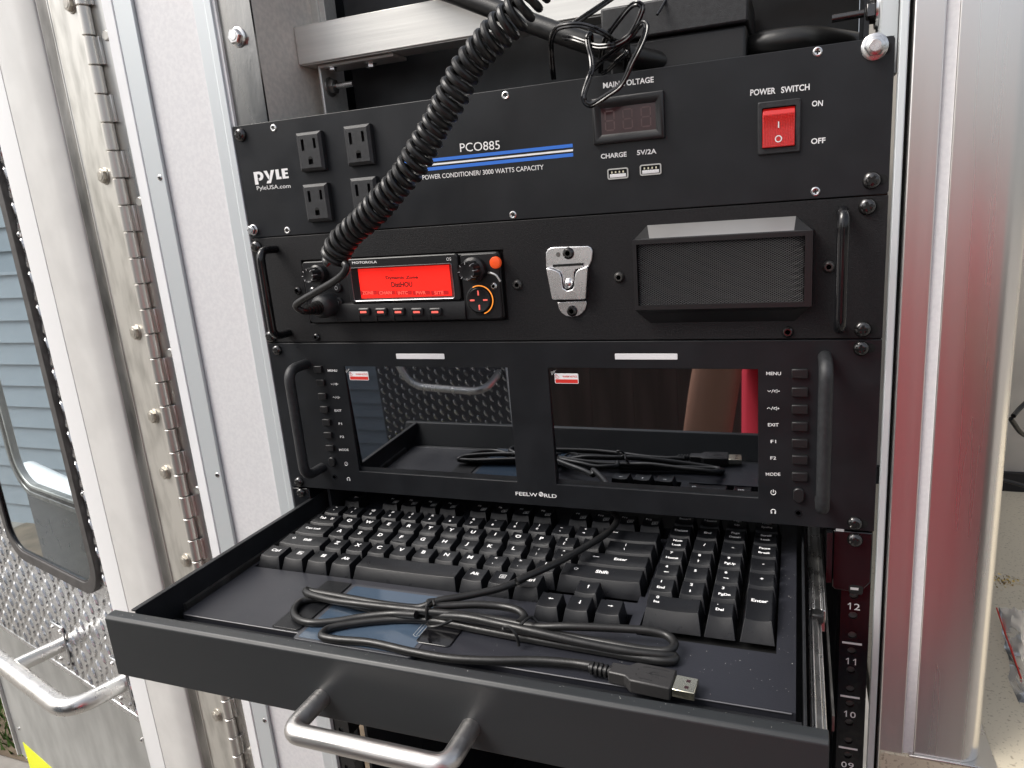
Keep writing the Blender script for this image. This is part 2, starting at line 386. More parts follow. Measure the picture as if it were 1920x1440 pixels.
# ---------------------------------------------------------------- open door (left)
TH = R(14.45)
HP = Vector((-131,0,0)); DU = Vector((-math.cos(TH), math.sin(TH), 0)); DN = Vector((-math.sin(TH), -math.cos(TH), 0))
door = thing('open_door', 'swung open vehicle door with tread plate, rubber edged window and steel grab bar', 'door', (-131,0,0), rotz=math.pi-TH)
# local frame of the door: x runs along the door away from the hinge, y points towards the viewer, z up
def D(px, py, n=0):
    d = ray(px, py); N = DN; o = HP+N*n; t = (o-Vector(CAMP)).dot(N)/d.dot(N); q = Vector(CAMP)+d*t
    return ((q-HP).dot(DU), (q-HP).dot(DN), q.z)
FR = 10
ub = [D(x, 600, n)[0] for x, n in ((86,6),(110,FR),(165,FR),(185,7),(218,3),(255,2))]
def dprof(name, poly, m, z0=Z0, z1=Z1, bevel=0): q = MB(); q.prism(poly, z0, z1, 'z'); return put(name, q, m, door, bevel=bevel)
u0,u1,u2,u3,u4,u5 = ub
dprof('hinge_side_extrusion', [(u3-1,-6),(u3-1,1),(u3-6,3.0),(u3-11,5.5),(u3-17,3.5),(u3-21,2.2),(u4+2,1.8),(u4+2,-6)], dirty, bevel=.5)
dprof('hinge_leaf', [(u4+1.8,-2),(u4+1.8,3.2),(u4+.2,3.8),(u4-1,2.4),(u4-14,1.8),(6,1.6),(4,-2)], leafm, bevel=.4)
dprof('painted_frame', [(u0+1,-6),(u0,4),(u0-1.5,FR-5),(u0-5,FR-1.5),(u1-3,FR),(u1-9,FR),(u2+10,FR),(u2+3,FR-1.5),(u3+3,FR-6),(u3,2),(u3-.5,-6)], doorp, bevel=1.5)
mb = MB(); mb.prism([(u0+3.5,-6),(u0+3.0,6),(u0+2,FR-5),(u0-3,FR+.3),(u1-1,FR+.8),(u1-3.5,FR+.4),(u1-1,FR-2),(u0-2,FR-5),(u0,-6)], Z0, Z1, 'z')
put('lit_edge', mb, mat('lit_edge_paint', (.70,.705,.71), .4), door, bevel=1.5)  # lighter tone paints the light falling on the frame's rounded edge
for x, y in ((133,8),(196,330),(256,623),(289,780),(311,885),(349,1050),(408,1340)):
    q = D(x,y,2); c = (q[0]-.5, 1.6, q[2]); hexbolt(door, Vector(c), 6.6, MATS.get('aged_bolt') or mat('aged_bolt', (.40,.375,.33), .35, metal=.7, var=.2, vscale=200), ax=(0,1,0), h=4.4, flange=1.15)
# tread plate, lower sheet, window
UL = D(22,1350,-4)[0]                                           # free edge of the door
pl = D(100,1240); zb = D(0,1172)[2]                 # lower edge of the tread plate
w0 = D(63,600,4)[0]                               # window gasket outer edge
# window: outer gasket from w0 outwards, bottom edge height
zwb = D(40,1048,3)[2]; wl = w0+280; zwt = 330
def wshape(i, r, n=8): return rrect(w0+i, wl-i, zwb+i, zwt-i, r-i*.8, n)
mb = MB()
o_ = wshape(-2, 48); 
mb = MB(); mb.box(u0+2, w0+2, -4, -2, zb, Z1); mb.box(w0+2, wl-2, -4, -2, zb, zwb+2); mb.box(wl-2, UL, -4, -2, zb, Z1); mb.box(w0+2, wl-2, -4,-2,zwt-2,Z1)
def corner(mb, cx, cz, sx, sz, r, y):               # fills the square corner outside the rounded window
    arc = [(cx+sx*(r-r*math.cos(R(a))), cz+sz*(r-r*math.sin(R(a)))) for a in range(0, 91, 15)]
    arc = [(cx+sx*r*(1-math.cos(R(a))), cz+sz*r*(1-math.sin(R(a)))) for a in range(0,91,15)]
    mb.prism([(cx,cz)]+arc, y-2, y)
corner(mb, w0+2, zwb+2, 1, 1, 44, -2.1); corner(mb, wl-2, zwb+2, -1, 1, 44, -2.1); corner(mb, w0+2, zwt-2, 1, -1, 44, -2.1)
put('tread_plate', mb, tread, door)
# tread lugs
mb = MB()
def lug(u, z, ang):
    L, Wd, H = 9.6, 2.3, 1.7; ca, sa = math.cos(ang), math.sin(ang); rs = []
    pts = []
    n = 8
    for k in range(n): a = 2*math.pi*k/n; pts.append((L*math.cos(a), Wd*math.sin(a)*(1 if abs(math.cos(a)) < .9 else .2)))
    vs = [(u+p*ca-q*sa, -2, z+p*sa+q*ca) for p, q in pts]+[(u+(p*ca-q*sa)*.62, -2+H, z+(p*sa+q*ca)*.62) for p, q in pts]
    mb.add(vs, [tuple(range(n, 2*n))]+[(i,(i+1) % n,n+(i+1) % n,n+i) for i in range(n)])
gu = 21.5
iu = 0
u = u0+10
while u < UL-6:
    z = zb+8; jz = 0
    while z < Z1-8:
        inw = (w0-4 < u < wl+4) and (zwb-4 < z < zwt+4)
        if inw and u < w0+45 and z < zwb+45 and math.hypot(u-(w0+48), z-(zwb+48)) > 52: inw = False
        if not inw: lug(u, z, R(62) if (iu+jz) % 2 else R(118+0))
        z += gu*.86; jz += 1
    u += gu; iu += 1
put('tread_lugs', mb, tread, door, kind='stuff', sm=False)
def frame_ring(name, i0, i1, y0, y1, m):
    a = wshape(i0, 48); b = wshape(i1, 48); n = len(a)
    vs = [(x,y0,z) for x,z in a]+[(x,y1,z) for x,z in a]+[(x,y1,z) for x,z in b]+[(x,y0,z) for x,z in b]
    fs = []
    for k in range(n):
        j = (k+1) % n
        for r in range(4): fs.append((r*n+k, r*n+j, ((r+1) % 4)*n+j, ((r+1) % 4)*n+k))
    q = MB(); q.add(vs, fs); return put(name, q, m, door, bevel=1.2)
gk = frame_ring('window_gasket', 0, 15, -3, 4, rubg)
frame_ring('window_inner_trim', 15.2, 17, -3, 2.5, gloss)
mb = MB(); mb.prism(wshape(12,48), -1, 1); put('window_pane', mb, glass, door)
bw_ = thing('far_window', 'weathered rounded window frame and dark vinyl panel seen through the door window', 'window', (-131,0,0), rotz=math.pi-TH)
fl0 = D(12,800,-120)[0]; fz = D(100,925,-120)[2]
def fring(i0, i1, y0, y1, m, name):
    a_ = rrect(-30+i0, fl0+20-i0, fz-20+i0, 420-i0, 70-i0*.8, 8); b_ = rrect(-30+i1, fl0+20-i1, fz-20+i1, 420-i1, 70-i1*.8, 8); q = MB(); n = len(a_)
    vs = [(x,y0,z) for x,z in a_]+[(x,y1,z) for x,z in a_]+[(x,y1,z) for x,z in b_]+[(x,y0,z) for x,z in b_]
    q.add(vs, [(r*n+k, r*n+(k+1)%n, ((r+1)%4)*n+(k+1)%n, ((r+1)%4)*n+k) for k in range(n) for r in range(4)]); return put(name, q, m, bw_, bevel=1)
fring(0, 9, -130, -117, dirty, 'outer_frame'); fring(9, 15, -130, -122, rubg, 'seal'); fring(15, 21, -130, -119, leafm, 'inner_frame')
mb = MB(); mb.box(-30, UL+60, -134, -131, fz-420, fz-19.5); mb.box(fl0+19.5, UL+60, -134, -131, fz-19.5, 420); mb.box(fl0-6,fl0+19.6,-134,-131,fz-19.4,fz+8)
put('vinyl_panel', mb, mat('wrinkled_black_vinyl', (.03,.032,.04), .22, bump=1.0, bscale=26, rvar=.1, vscale=40), bw_)
mb = MB(); a = D(55,885,-210); b = D(190,950,-210); mb.tube([(a[0],-210,a[2]),(b[0],-210,b[2])], 24, 20)
o = put('rolled_mat', mb, white, None, label='pale rolled mat lying beyond the window of the open door', cat='mat')
o.matrix_world = Matrix.Translation(HP*S) @ Matrix.Rotation(math.pi-TH, 4, 'Z') @ Matrix.Translation(o.location)
# trim under the tread plate, aluminium sheet, tape
dprof('lower_sheet', [(u0+2,-7),(u0+2,-5),(UL+4,-5),(UL+4,-7)], sheet, Z0, zb+6)
mb = MB(); mb.box(u0+3, UL+3, -5, -.5, zb-8, zb+1); put('plate_trim', mb, tread, door, bevel=1.5)
uf = D(30,1400,-5)[0]
mb = MB(); mb.box(UL+4, UL+10, -8, 0, Z0, Z1)
put('free_edge_trim', mb, doorp, door, bevel=1)
ty = D(60,1402,-4); mb = MB(); ta = D(42,1392,-4); tb_ = D(96,1438,-4)
mb.prism([(ta[0], ta[2]), (tb_[0], ta[2]-2), (tb_[0]-10, ta[2]-70), (ta[0], ta[2]-70)], -4.8, -4.4); put('reflective_tape', mb, tape, door)
for x, y in ((35,1367),(265,1388),(50,1423),(398,1340)):
    q = D(x,y,-4); qq = MB(); qq.lathe([(3.2,0),(3.0,1.2),(1.8,2.2),(.6,2.5)], (q[0],-5,q[2]), (0,1,0), 14); 
    if q[0] > u0+3: put('rivet', qq, zinc, door)
for x, y in ((33,440),(153,927)):
    q = D(x,y,0); qq = MB(); qq.lathe([(3.6,0),(3.4,1.4),(2.2,2.6),(.6,3.1)], (q[0],-2,q[2]), (0,1,0), 14); put('rivet', qq, zinc, door)
# grab bar
gb = thing('grab_bar', 'polished steel tube grab bar bolted low on the tread plate of the open door', 'grab bar', (-131,0,0), rotz=math.pi-TH)
a = D(118,1208,-2); b = D(232,1280,-2)
H = 62
aa = Vector((a[0],-2,a[2])); bb = Vector((b[0],-2,b[2]))
c1 = D(30,1262,H); c2 = D(105,1298,H)
bar1 = D(60,1290,H); barL = D(-40,1200,H)
path = roundpath([bb, Vector((bb.x+4,H,bb.z)), Vector((UL-18,H,bb.z+2)), Vector((UL-18,-2,bb.z+2))], 32, 8)
mb = MB(); mb.tube(path, 11.5, 18); put('tube', mb, steel, gb)
mb = MB(); mb.tube([aa, Vector((aa.x+2,H,aa.z))], 10.5, 16); put('stub', mb, steel, gb)
for q in (aa, bb):
    m_ = MB(); m_.box(q.x-20,q.x+20,-1.6,1.2,q.z-34,q.z+34); put('mounting_plate', m_, tread, gb, bevel=1.5)
    for dz in (-26,26):
        for dx in (-12,12): hexbolt(gb, Vector((q.x+dx,1.2,q.z+dz)), 3, zinc, ax=(0,1,0), h=2)
# ---------------------------------------------------------------- rack compartment
cp = thing('rack_compartment', 'open metal bay lined with galvanised sheet around and above the rack', 'equipment bay', (240,300,Z0))
mb = MB(); mb.prism([(0,3.5),(33,3.5),(33,5.5),(0,5.5)], 0, Z1, 'z'); put('stainless_strip', mb, mirr, cp)
mb = MB(); mb.prism([(-.3,1),(2.2,1),(2.2,5.5),(-.3,5.5)], 0, Z1, 'z'); put('strip_edge', mb, white, cp)
mb = MB(); mb.box(31,33,5.6,92,-20,Z1); put('side_lining', mb, galvw, cp)
mb = MB(); mb.prism([(33,80),(40,80),(40,83),(45,83),(45,100),(33,100)], -20, Z1, 'z'); put('corner_extrusion', mb, alu, cp, bevel=.5)
mb = MB(); mb.box(30,33,10,100,Z0,-21); mb.box(34,478,10,556,-905,-900); mb.box(30,34,100.2,560,Z0,150); mb.box(34,480,556,560,Z0,150); mb.box(478,482,12,560,Z0,-2)
put('bay_lining', mb, powder, cp)
hexbolt(cp, Vector((P(447,70,3.5).x,3.5,P(447,70,3.5).z)), 6.0, zinc, h=6)
# cross beam with L bracket
bm_ = thing('cross_beam', 'brushed aluminium channel spanning above the top rack unit', 'beam', (240,60,47))
pt = P(550,50,52); pb = P(562,122,52)
mb = MB(); mb.box(pt.x,476,52,54.5,pb.z,pt.z); mb.box(pt.x,476,54.5,80,pb.z,pb.z+2.2); mb.box(pt.x,476,54.5,80,pt.z-2.2,pt.z)
put('channel', mb, alu, bm_, bevel=.7)
mb = MB(); mb.prism([(62,pb.z-.3),(62,pb.z-3),(66,pb.z-3)], 47, 47.4, 'x'); 
mb = MB(); mb.box(47,120,60,82,pb.z-3,pb.z-.3); mb.box(46,48.6,60,82,-20,pb.z-.3); put('l_bracket', mb, alu, bm_, bevel=.8)
hexbolt(bm_, Vector((92,70,pb.z-3)), 4, zinc, ax=(0,0,-1), h=4)
hexbolt(bm_, Vector((58,64,pb.z-2.9)), 3.4, zinc, ax=(0,0,-1), h=2.6)
pz = P(625,162,70).z; hexbolt(bm_, Vector((48.6,71,pz)), 6.4, dirty, ax=(1,0,0), h=6)
mb = MB(); mb.cyl((55,71,pz),(72,71,pz),2.6,12); put('threaded_stud', mb, zinc, bm_)
# case behind
ec = thing('equipment_case', 'dark sheet metal case standing behind the top rack unit', 'case', (240,200,-20))
mb = MB(); mb.box(50,470,104,330,-80,165); put('case_body', mb, powder, ec, bevel=1)
bx = thing('black_box', 'black plastic box with a lid seam above the voltage meter', 'box', (365,60,-20))
q0 = P(1400,45,30); q1 = P(1400,100,30)
mb = MB(); mb.box(q0.x-92, q0.x, 30, 100, -20, P(1400,42,30).z-.5); put('box_body', mb, plas, bx, bevel=2.5, seg=3)
zt = P(1400,42,30).z
mb = MB(); mb.box(q0.x-96, q0.x+1.2, 27, 102, zt, zt+22); put('box_lid', mb, plasd, bx, bevel=1.5)
# wall on the right with bolt
sp = thing('right_rack_post', 'grey steel post with a protruding bolt at the right end of the rack', 'rack post', (480,20,0))
a_ = P(1655,20,10); mb = MB(); mb.box(a_.x-1, a_.x+9, 9, 40, -20, Z1); put('post', mb, trim, sp, bevel=.8)
mb = MB(); mb.box(a_.x-9, a_.x-6, 22, 60, -20, Z1); put('post_flange', mb, anod, sp)
pz = P(1640,22,25); hexbolt(sp, Vector((a_.x-1.2,25,pz.z)), 7, blkm, ax=(-1,0,0), h=7)
mb = MB(); mb.cyl((a_.x-8,25,pz.z),(a_.x-27,25,pz.z-.5),2.3,12); put('threaded_stud', mb, blkm, sp)
mb = MB(); mb.lathe([(10,0),(10,1.6)], (a_.x-1.3,25,pz.z), (-1,0,0), 20); put('washer', mb, zinc, sp)

# ---------------------------------------------------------------- rack rails
def unit_number(t, s, hx, zc):
    mb = MB(); h = 5.2
    for c, x in zip(s, (hx-4.3, hx+.5)):
        if c == '1':
            mb.prism([(x+1.9,zc),(x+2.6,zc),(x+2.6,zc+h),(x+2.0,zc+h),(x+.7,zc+h-1.3),(x+.7,zc+h-1.9),(x+1.9,zc+h-1.1)], 1.98, 2.06)
        else: text(None, c, (x,2.02,zc), (x+3.8,2.02,zc), h, mb=mb, bold=.005)
    put('unit_number', mb, ink, t, sm=False)
def rail(label, x0, x1, hx, nums, loc):
    t = thing('rack_rail', label, 'rack rail', loc)
    mb = MB(); y0, y1 = 2.2, 4.4
    for u in range(0, 14):
        zt = -u*U
        for a, b, c in ((0,U/3*.93,6.35),(U/3*.93,U*2/3*1.035,22.2),(U*2/3*1.035,U,38.1)):
            mb.holecell(x0, x1, zt-b, zt-a, hx, zt-c, 2.95, y0, y1)
    mb.box(x0, x0+2, 2.3, 40, -13*U, -3) if x0 > 200 else mb.box(x1-2, x1, 2.3, 40, -13*U, -3)
    put('rail_face', mb, gloss, t)
    mb = MB(); mb.box(x0+3,x1,8,9,-13*U,-3) if x0 > 200 else mb.box(x0,x1-3,8,9,-13*U,-3); put('rail_inner_flange', mb, alu, t)
    if nums:
        for u, s in ((8,'12'),(9,'11'),(10,'10'),(11,'09')):
            zc = -u*U-17.4; unit_number(t, s, hx, zc)
            mb = MB(); mb.box(hx-6.5,hx+6.5,1.95,2.15,-(u+1)*U-.8,-(u+1)*U+.7); put('unit_line', mb, ink, t)
    return t
rail('black rail with printed unit numbers below the right side of the drawer', 463.5, 482.3, 471.8, True, (472,3,-570))
rail('black rail behind the left end of the rack units, seen under the drawer', .3, 18, 8.6, False, (8,3,-570))
# black square post beside the right rail
# ---------------------------------------------------------------- pillar at right
pr = thing('aluminium_pillar', 'satin aluminium pillar right of the rack with a speckled galvanised insert strip', 'pillar', (520,0,Z0))
mb = MB(); mb.prism([(484.6,1),(484.6,-4),(488.3,-4.6),(488.9,-4),(488.9,3),(484.6,3)], Z0, Z1, 'z'); put('bright_edge_strip', mb, trim, pr, bevel=.4)
mb = MB(); mb.box(488.9,491.2,2,8,Z0,Z1); put('dark_gap', mb, void, pr)
mb = MB(); mb.prism([(491,-3),(491.6,-5),(507,-5),(507.2,-4),(507.2,8),(491,8)], Z0, Z1, 'z'); put('pillar_face', mb, pil, pr, bevel=.5)
mb = MB(); mb.box(507.3,514,-3.4,8,Z0,Z1); put('galvanised_insert', mb, galv, pr)
arc = [(543+14*math.sin(R(a)), 9-14*math.cos(R(a))) for a in range(0,91,9)]
mb = MB(); mb.prism([(514.2,-4.6),(514.6,-5)]+arc+[(557,60),(514.2,60)], -478, Z1, 'z'); put('rounded_post', mb, pil, pr)
# things behind the pillar
mb = MB(); mb.box(492,1500,-6.5,700,-500,-480); fl = struct('interior_floor', mb, vinyl, .8)
mb = MB(); mb.box(500,1600,520,530,-480,500); put('interior_wall', mb, wallb, label='grey beige wall behind the pillar at the right edge', cat='wall')
mb = MB(); mb.box(500,1600,512,519.8,-479.8,-455); put('skirting_strip', mb, anod, label='dark strip where the grey wall meets the speckled floor', cat='skirting')
mb = MB(); mb.prism([(511,-7.2),(566,-7.2),(566,40),(511,40)], -479.6, -478.2, 'z'); put('sill_plate', mb, steel, bevel=.5, label='bright metal sill plate under the rounded pillar foot', cat='sill')
# ================================================================ POWER CONDITIONER (top unit)
pc = thing('power_conditioner', 'black rack power conditioner with four outlets, voltage meter and red rocker switch', 'power conditioner', (241,0,-2*U))
mb = MB(); mb.prism(rrect(.2, W19, -2*U+.4, -.2, 2.2), -.1, 2.0); put('face_panel', mb, anod, pc, bevel=.35)
mb = MB(); mb.box(22, 460, 2.4, 95, -2*U+2, -16); put('chassis', mb, powder, pc)
for x, y in ((513,240),(539,432),(948,179),(962,403),(1533,97),(1529,359)):
    p = P(x,y); q = MB(); q.lathe([(2.9,0),(2.7,.35),(2.0,.6),(1.6,.45)], (p.x,-.1,p.z), n=18); q.cur = 1; cross(q, (p.x,-.55,p.z), 2.6); put('screw', q, [zinc, void], pc)
p = P(452,253); phillips(pc, Vector((p.x,-.1,p.z)), 5.4, blkm, h=3.6)
p = P(1636,338); phillips(pc, Vector((p.x-.5,-.1,p.z)), 5.4, blkm, h=3.4)
q = MB(); q.prism(rrect(p.x-4,p.x+8.3,p.z-3,p.z+3,2.9), -.35,-.15); put('slot', q, void, pc)
p = P(476,431); hexbolt(pc, Vector((p.x,-.1,p.z)), 3.9, zinc, h=4, flange=1.15)
p = P(1640,88); hexbolt(pc, Vector((p.x,-.1,p.z)), 6.0, zinc, h=5, flange=1.25)
q = MB(); q.prism(rrect(p.x-5,p.x+9,p.z-4.6,p.z+2,3), -.35,-.15); put('slot', q, void, pc)
# outlets
def outlet(cx, cz):
    w2, h2, d = 11.4, 14.3, 5.2
    y = -.1-d; xs = [-w2+2.2,-6.8,-4.2,-2.1,2.1,4.3,6.7,w2-2.2]; zs = [-h2+2.2,-9.6,-5.6,-4.3,.9,2.0,8.4,9.4,h2-2.2]
    mb = MB(); X = [cx+a for a in xs]; Z = [cz+a for a in zs]
    def hole(i, j):
        if i == 1 and 4 <= j <= 6: return True     # neutral, longer slot
        if i == 5 and 5 <= j <= 6: return True
        if i == 3 and j in (1,): return True
        return False
    mb.gridplate(X, Z, hole, y, y+1.6)
    # slanted sides
    o = [(cx-w2,cz-h2),(cx+w2,cz-h2),(cx+w2,cz+h2),(cx-w2,cz+h2)]; n = [(X[0],Z[0]),(X[-1],Z[0]),(X[-1],Z[-1]),(X[0],Z[-1])]
    mb.add([(a,-.1,b) for a,b in o]+[(a,-.1-d+1.6,b) for a,b in o]+[(a,y,b) for a,b in n], [(i,(i+1)%4,4+(i+1)%4,4+i) for i in range(4)]+[(4+i,4+(i+1)%4,8+(i+1)%4,8+i) for i in range(4)])
    r = put('outlet', mb, plasd, pc)
    q = MB(); q.box(X[0]+.3,X[-1]-.3,-2.6,-2.2,Z[0]+.3,Z[-1]-.3); put('contact_recess', q, void, r)
    q = MB(); q.prism([(cx+2.1*math.cos(R(a)), Z[2]-.1+2.1*math.sin(R(a))) for a in range(0,181,20)], y-.06, y+.02); put('ground_hole', q, void, r)
for x, y in ((582,284),(672,272),(594.5,380),(684,369)):
    p = P(x,y,-4); outlet(p.x, p.z)
# lettering and stripes
def face_text(parent, s, x0, y0, x1, y1, h, m=ink, bold=0, Y=-.25, name='lettering'):
    return text(parent, s, P(x0,y0,Y), P(x1,y1,Y), h, m, bold, name=name)
# maker's mark: heavy letters drawn as outlines
def glyphs(parent, specs, a, b, h, m, Y, name='maker_mark'):
    a = P(*a,Y); b = P(*b,Y); L = b.x-a.x; mb = MB()
    for poly in specs: mb.add([(a.x+x*L, Y, a.z+(b.z-a.z)*x+z*h) for x, z in poly], [tuple(range(len(poly)))])
    return put(name, mb, m, parent, sm=False, fixn=False)
pyle = []
def rct(x0,x1,z0,z1): return [(x0,z0),(x1,z0),(x1,z1),(x0,z1)]
pyle += [rct(0,.10,-.30,1), rct(.10,.14,.06,.30)]
for k in range(10):
    a0, a1 = R(-90+18*k), R(-90+18*(k+1)); c = (.15,.53)
    pyle.append([(c[0]+.04*math.cos(a0),c[1]+.20*math.sin(a0)),(c[0]+.13*math.cos(a0),c[1]+.47*math.sin(a0)),(c[0]+.13*math.cos(a1),c[1]+.47*math.sin(a1)),(c[0]+.04*math.cos(a1),c[1]+.20*math.sin(a1))])
pyle += [rct(.10,.15,.06,.33), rct(.10,.15,.73,1)]
pyle += [[(.30,1),(.40,1),(.455,.40),(.42,.05)], [(.52,1),(.62,1),(.47,-.30),(.34,-.30),(.37,-.05),(.43,0)]]
pyle += [rct(.65,.745,0,1), rct(.745,.80,0,.24), rct(.83,.92,0,1), rct(.92,1.01,0,.20), rct(.92,1.01,.80,1), rct(.92,1.0,.42,.60)]
glyphs(pc, pyle, (478,341), (541,334), 7.6, ink, -.25)
face_text(pc, 'PyleUSA.com', 482,356.5, 545,352, 3.3)
face_text(pc, 'PCO885', 863,285, 937.5,279.5, 6.2)
face_text(pc, 'POWER CONDITIONER/ 3000 WATTS CAPACITY', 792.5,337.2, 1019.5,317.6, 3.4, bold=.004)
za, zb2 = P(1074.4,269.4).z, P(1074.4,293.5).z; xe = P(1074.4,280).x; xs_ = P(748,310).x
hh = za-zb2
for k, (a, b, m_) in enumerate(((0,.27,blue),(.43,.58,ink),(.72,1,blue))):
    q = MB(); q.add([(xs_,-.25,za-hh*b),(xe,-.25,za-hh*b),(xe,-.25,za-hh*a),(xs_,-.25,za-hh*a)], [(0,1,2,3)]); put('stripe', q, m_, pc, fixn=False)
face_text(pc, 'MAIN VOLTAGE', 1131,165.6, 1225.8,154, 3.5, bold=.022)
face_text(pc, 'CHARGE', 1126.8,297.6, 1175,293.2, 3.1, bold=.022)
face_text(pc, '5V/2A', 1194.4,290.6, 1231,287.6, 3.1, bold=.022)
face_text(pc, 'POWER', 1406.6,179.3, 1454,175.2, 3.6, bold=.022)
face_text(pc, 'SWITCH', 1464.5,174.3, 1518,168.2, 3.6, bold=.022)
face_text(pc, 'ON', 1522,199.5, 1542.6,198.3, 3.3, bold=.022)
face_text(pc, 'OFF', 1520.6,270, 1547.5,267.8, 3.3, bold=.022)
# voltage meter
c0 = P(1113,190,-3); c1 = P(1245,262,-3); mx0, mx1 = P(1114,225).x-.5, P(1246,215).x; mz0, mz1 = P(1246,257).z-.5, P(1246,170).z
mt = MB(); ix0, ix1, iz0, iz1 = mx0+6.5, mx1-7.5, mz0+6.5, mz1-9.5
ix0 = P(1127.5,232,-1).x; ix1 = P(1229,215,-1).x; iz0 = P(1229,242,-1).z; iz1 = P(1228,192,-1).z
o_ = [(mx0,mz0),(mx1,mz0),(mx1,mz1),(mx0,mz1)]; m1 = [(mx0+1,mz0+1),(mx1-1,mz0+1),(mx1-1,mz1-1),(mx0+1,mz1-1)]
i0 = [(ix0-3.4,iz0-3.6),(ix1+3.4,iz0-3.6),(ix1+3.4,iz1+3.6),(ix0-3.4,iz1+3.6)]; i1 = [(ix0,iz0),(ix1,iz0),(ix1,iz1),(ix0,iz1)]
rg = [[(a,-.1,b) for a,b in o_], [(a,-2.6,b) for a,b in o_], [(a,-3.1,b) for a,b in m1], [(a,-3.1,b) for a,b in i0], [(a,-.9,b) for a,b in i1]]
mt.rings(rg, cap0=False, cap1=False); me = put('voltage_meter', mt, plas, pc)
mb = MB(); mb.box(ix0-.3, ix1+.3, -.95, -.5, iz0-.3, iz1+.3); put('meter_display', mb, meterd, me)
mb = MB(); wi = (ix1-ix0)/3
for k in range(3):
    x0 = ix0+wi*k+wi*.2; x1 = x0+wi*.56; z0_, z1_ = iz0+(iz1-iz0)*.12, iz1-(iz1-iz0)*.10; zm = (z0_+z1_)/2; s = .8
    for (a,b,c,d) in ((x0+.9,x1-.9,z1_-s,z1_),(x0+.9,x1-.9,zm-s/2,zm+s/2),(x0+.9,x1-.9,z0_,z0_+s),(x0,x0+s,zm+.7,z1_-.7),(x1-s,x1,zm+.7,z1_-.7),(x0,x0+s,z0_+.7,zm-.7),(x1-s,x1,z0_+.7,zm-.7)):
        mb.add([(a,-1.0,c),(b,-1.0,c),(b,-1.0,d),(a,-1.0,d)], [(0,1,2,3)])
put('unlit_digits', mb, meters, me, fixn=False)
# usb ports
for x0, y0, x1, y1 in ((1139,314,1179,337),(1199.5,306,1241,330)):
    a, b = P(x0,y0), P(x1,y1); cx, cz = (a.x+b.x)/2, (a.z+b.z)/2; w2, h2 = 7.2, 3.5
    mb = MB(); oo = rrect(cx-w2,cx+w2,cz-h2,cz+h2,1.2,2); ii = rrect(cx-w2+.8,cx+w2-.8,cz-h2+.8,cz+h2-.8,.7,2)
    mb.rings([[(a,-.1,b) for a,b in oo],[(a,-1.0,b) for a,b in oo],[(a,-1.0,b) for a,b in ii],[(a,.0,b) for a,b in ii]], False, False)
    u_ = put('usb_port', mb, steel, pc)
    mb = MB(); mb.box(cx-w2+.8,cx+w2-.8,-.2,-.15,cz-h2+.8,cz+h2-.8); put('port_recess', mb, void, u_)
    mb = MB(); mb.box(cx-w2+1.6,cx+w2-1.6,-1.0,-.2,cz-h2+1.1,cz-.2); put('tongue', mb, ink, u_, bevel=.15)
    mb = MB()
    for k in range(4): mb.box(cx-4.6+k*2.6,cx-3.6+k*2.6,-.7,-.2,cz+.3,cz+1.7)
    put('contact', mb, gold, u_)
# rocker switch
sx0, sx1 = P(1421,240).x, P(1501,240).x; sz0, sz1 = P(1500,284).z, P(1500,184).z
rx0, rx1, rz0, rz1 = P(1430,240).x, P(1490.5,240).x, P(1489.5,273).z, P(1490,198).z
mb = MB(); a_ = rrect(sx0,sx1,sz0,sz1,.8,2); b_ = rrect(sx0+.5,sx1-.5,sz0+.5,sz1-.5,.8,2); c_ = rrect(rx0-.4,rx1+.4,rz0-.4,rz1+.4,.6,2)
mb.rings([[(x,-.1,z) for x,z in a_],[(x,-1.6,z) for x,z in a_],[(x,-2.1,z) for x,z in b_],[(x,-2.1,z) for x,z in c_],[(x,-.2,z) for x,z in c_]], False, False)
sw = put('rocker_switch', mb, plasd, pc)
mb = MB(); mb.box(rx0-.4,rx1+.4,-.4,-.15,rz0-.4,rz1+.4); put('switch_recess', mb, void, sw)
zm = rz0+(rz1-rz0)*.5; H_ = rz1-rz0
prof = [(-.5,rz0),(-3.9,rz0),(-2.5,zm),(-3.1,rz1-H_*.17),(-.5,rz1)]
mb = MB(); mb.prism(prof, rx0, rx1, 'x')
rk = put('rocker', mb, redl, sw, bevel=.35)
mb = MB()
def yroc(z): return (-3.9+(z-rz0)/(zm-rz0)*1.4) if z < zm else (-2.5-(z-zm)/(rz1-H_*.17-zm)*.6)
for i in range(19):
    for j in range(22):
        x = rx0+.8+(rx1-rx0-1.6)*i/18; z = rz0+.8+(H_*.83-1.4)*j/21; y = yroc(z)
        mb.add([(x-.36,y-.02,z-.36),(x+.36,y-.02,z-.36),(x+.36,y-.02,z+.36),(x-.36,y-.02,z+.36),(x,y-.32,z)], [(0,1,4),(1,2,4),(2,3,4),(3,0,4)])
put('lens_studs', mb, redl, sw, kind='stuff', sm=False, fixn=False)
cx = (rx0+rx1)/2; mb = MB(); zi = rz1-H_*.45; mb.box(cx-.35,cx+.35,yroc(zi)-.5,yroc(zi)-.42,zi-1.6,zi+2.0)
zo = rz0+H_*.2; n = 20
mb.rings([[ (cx+r*math.cos(2*math.pi*k/n), yroc(zo)-.55, zo+r*math.sin(2*math.pi*k/n)) for k in range(n)] for r in (1.5,2.1)], False, False)
put('switch_marks', mb, ink, sw, sm=False)

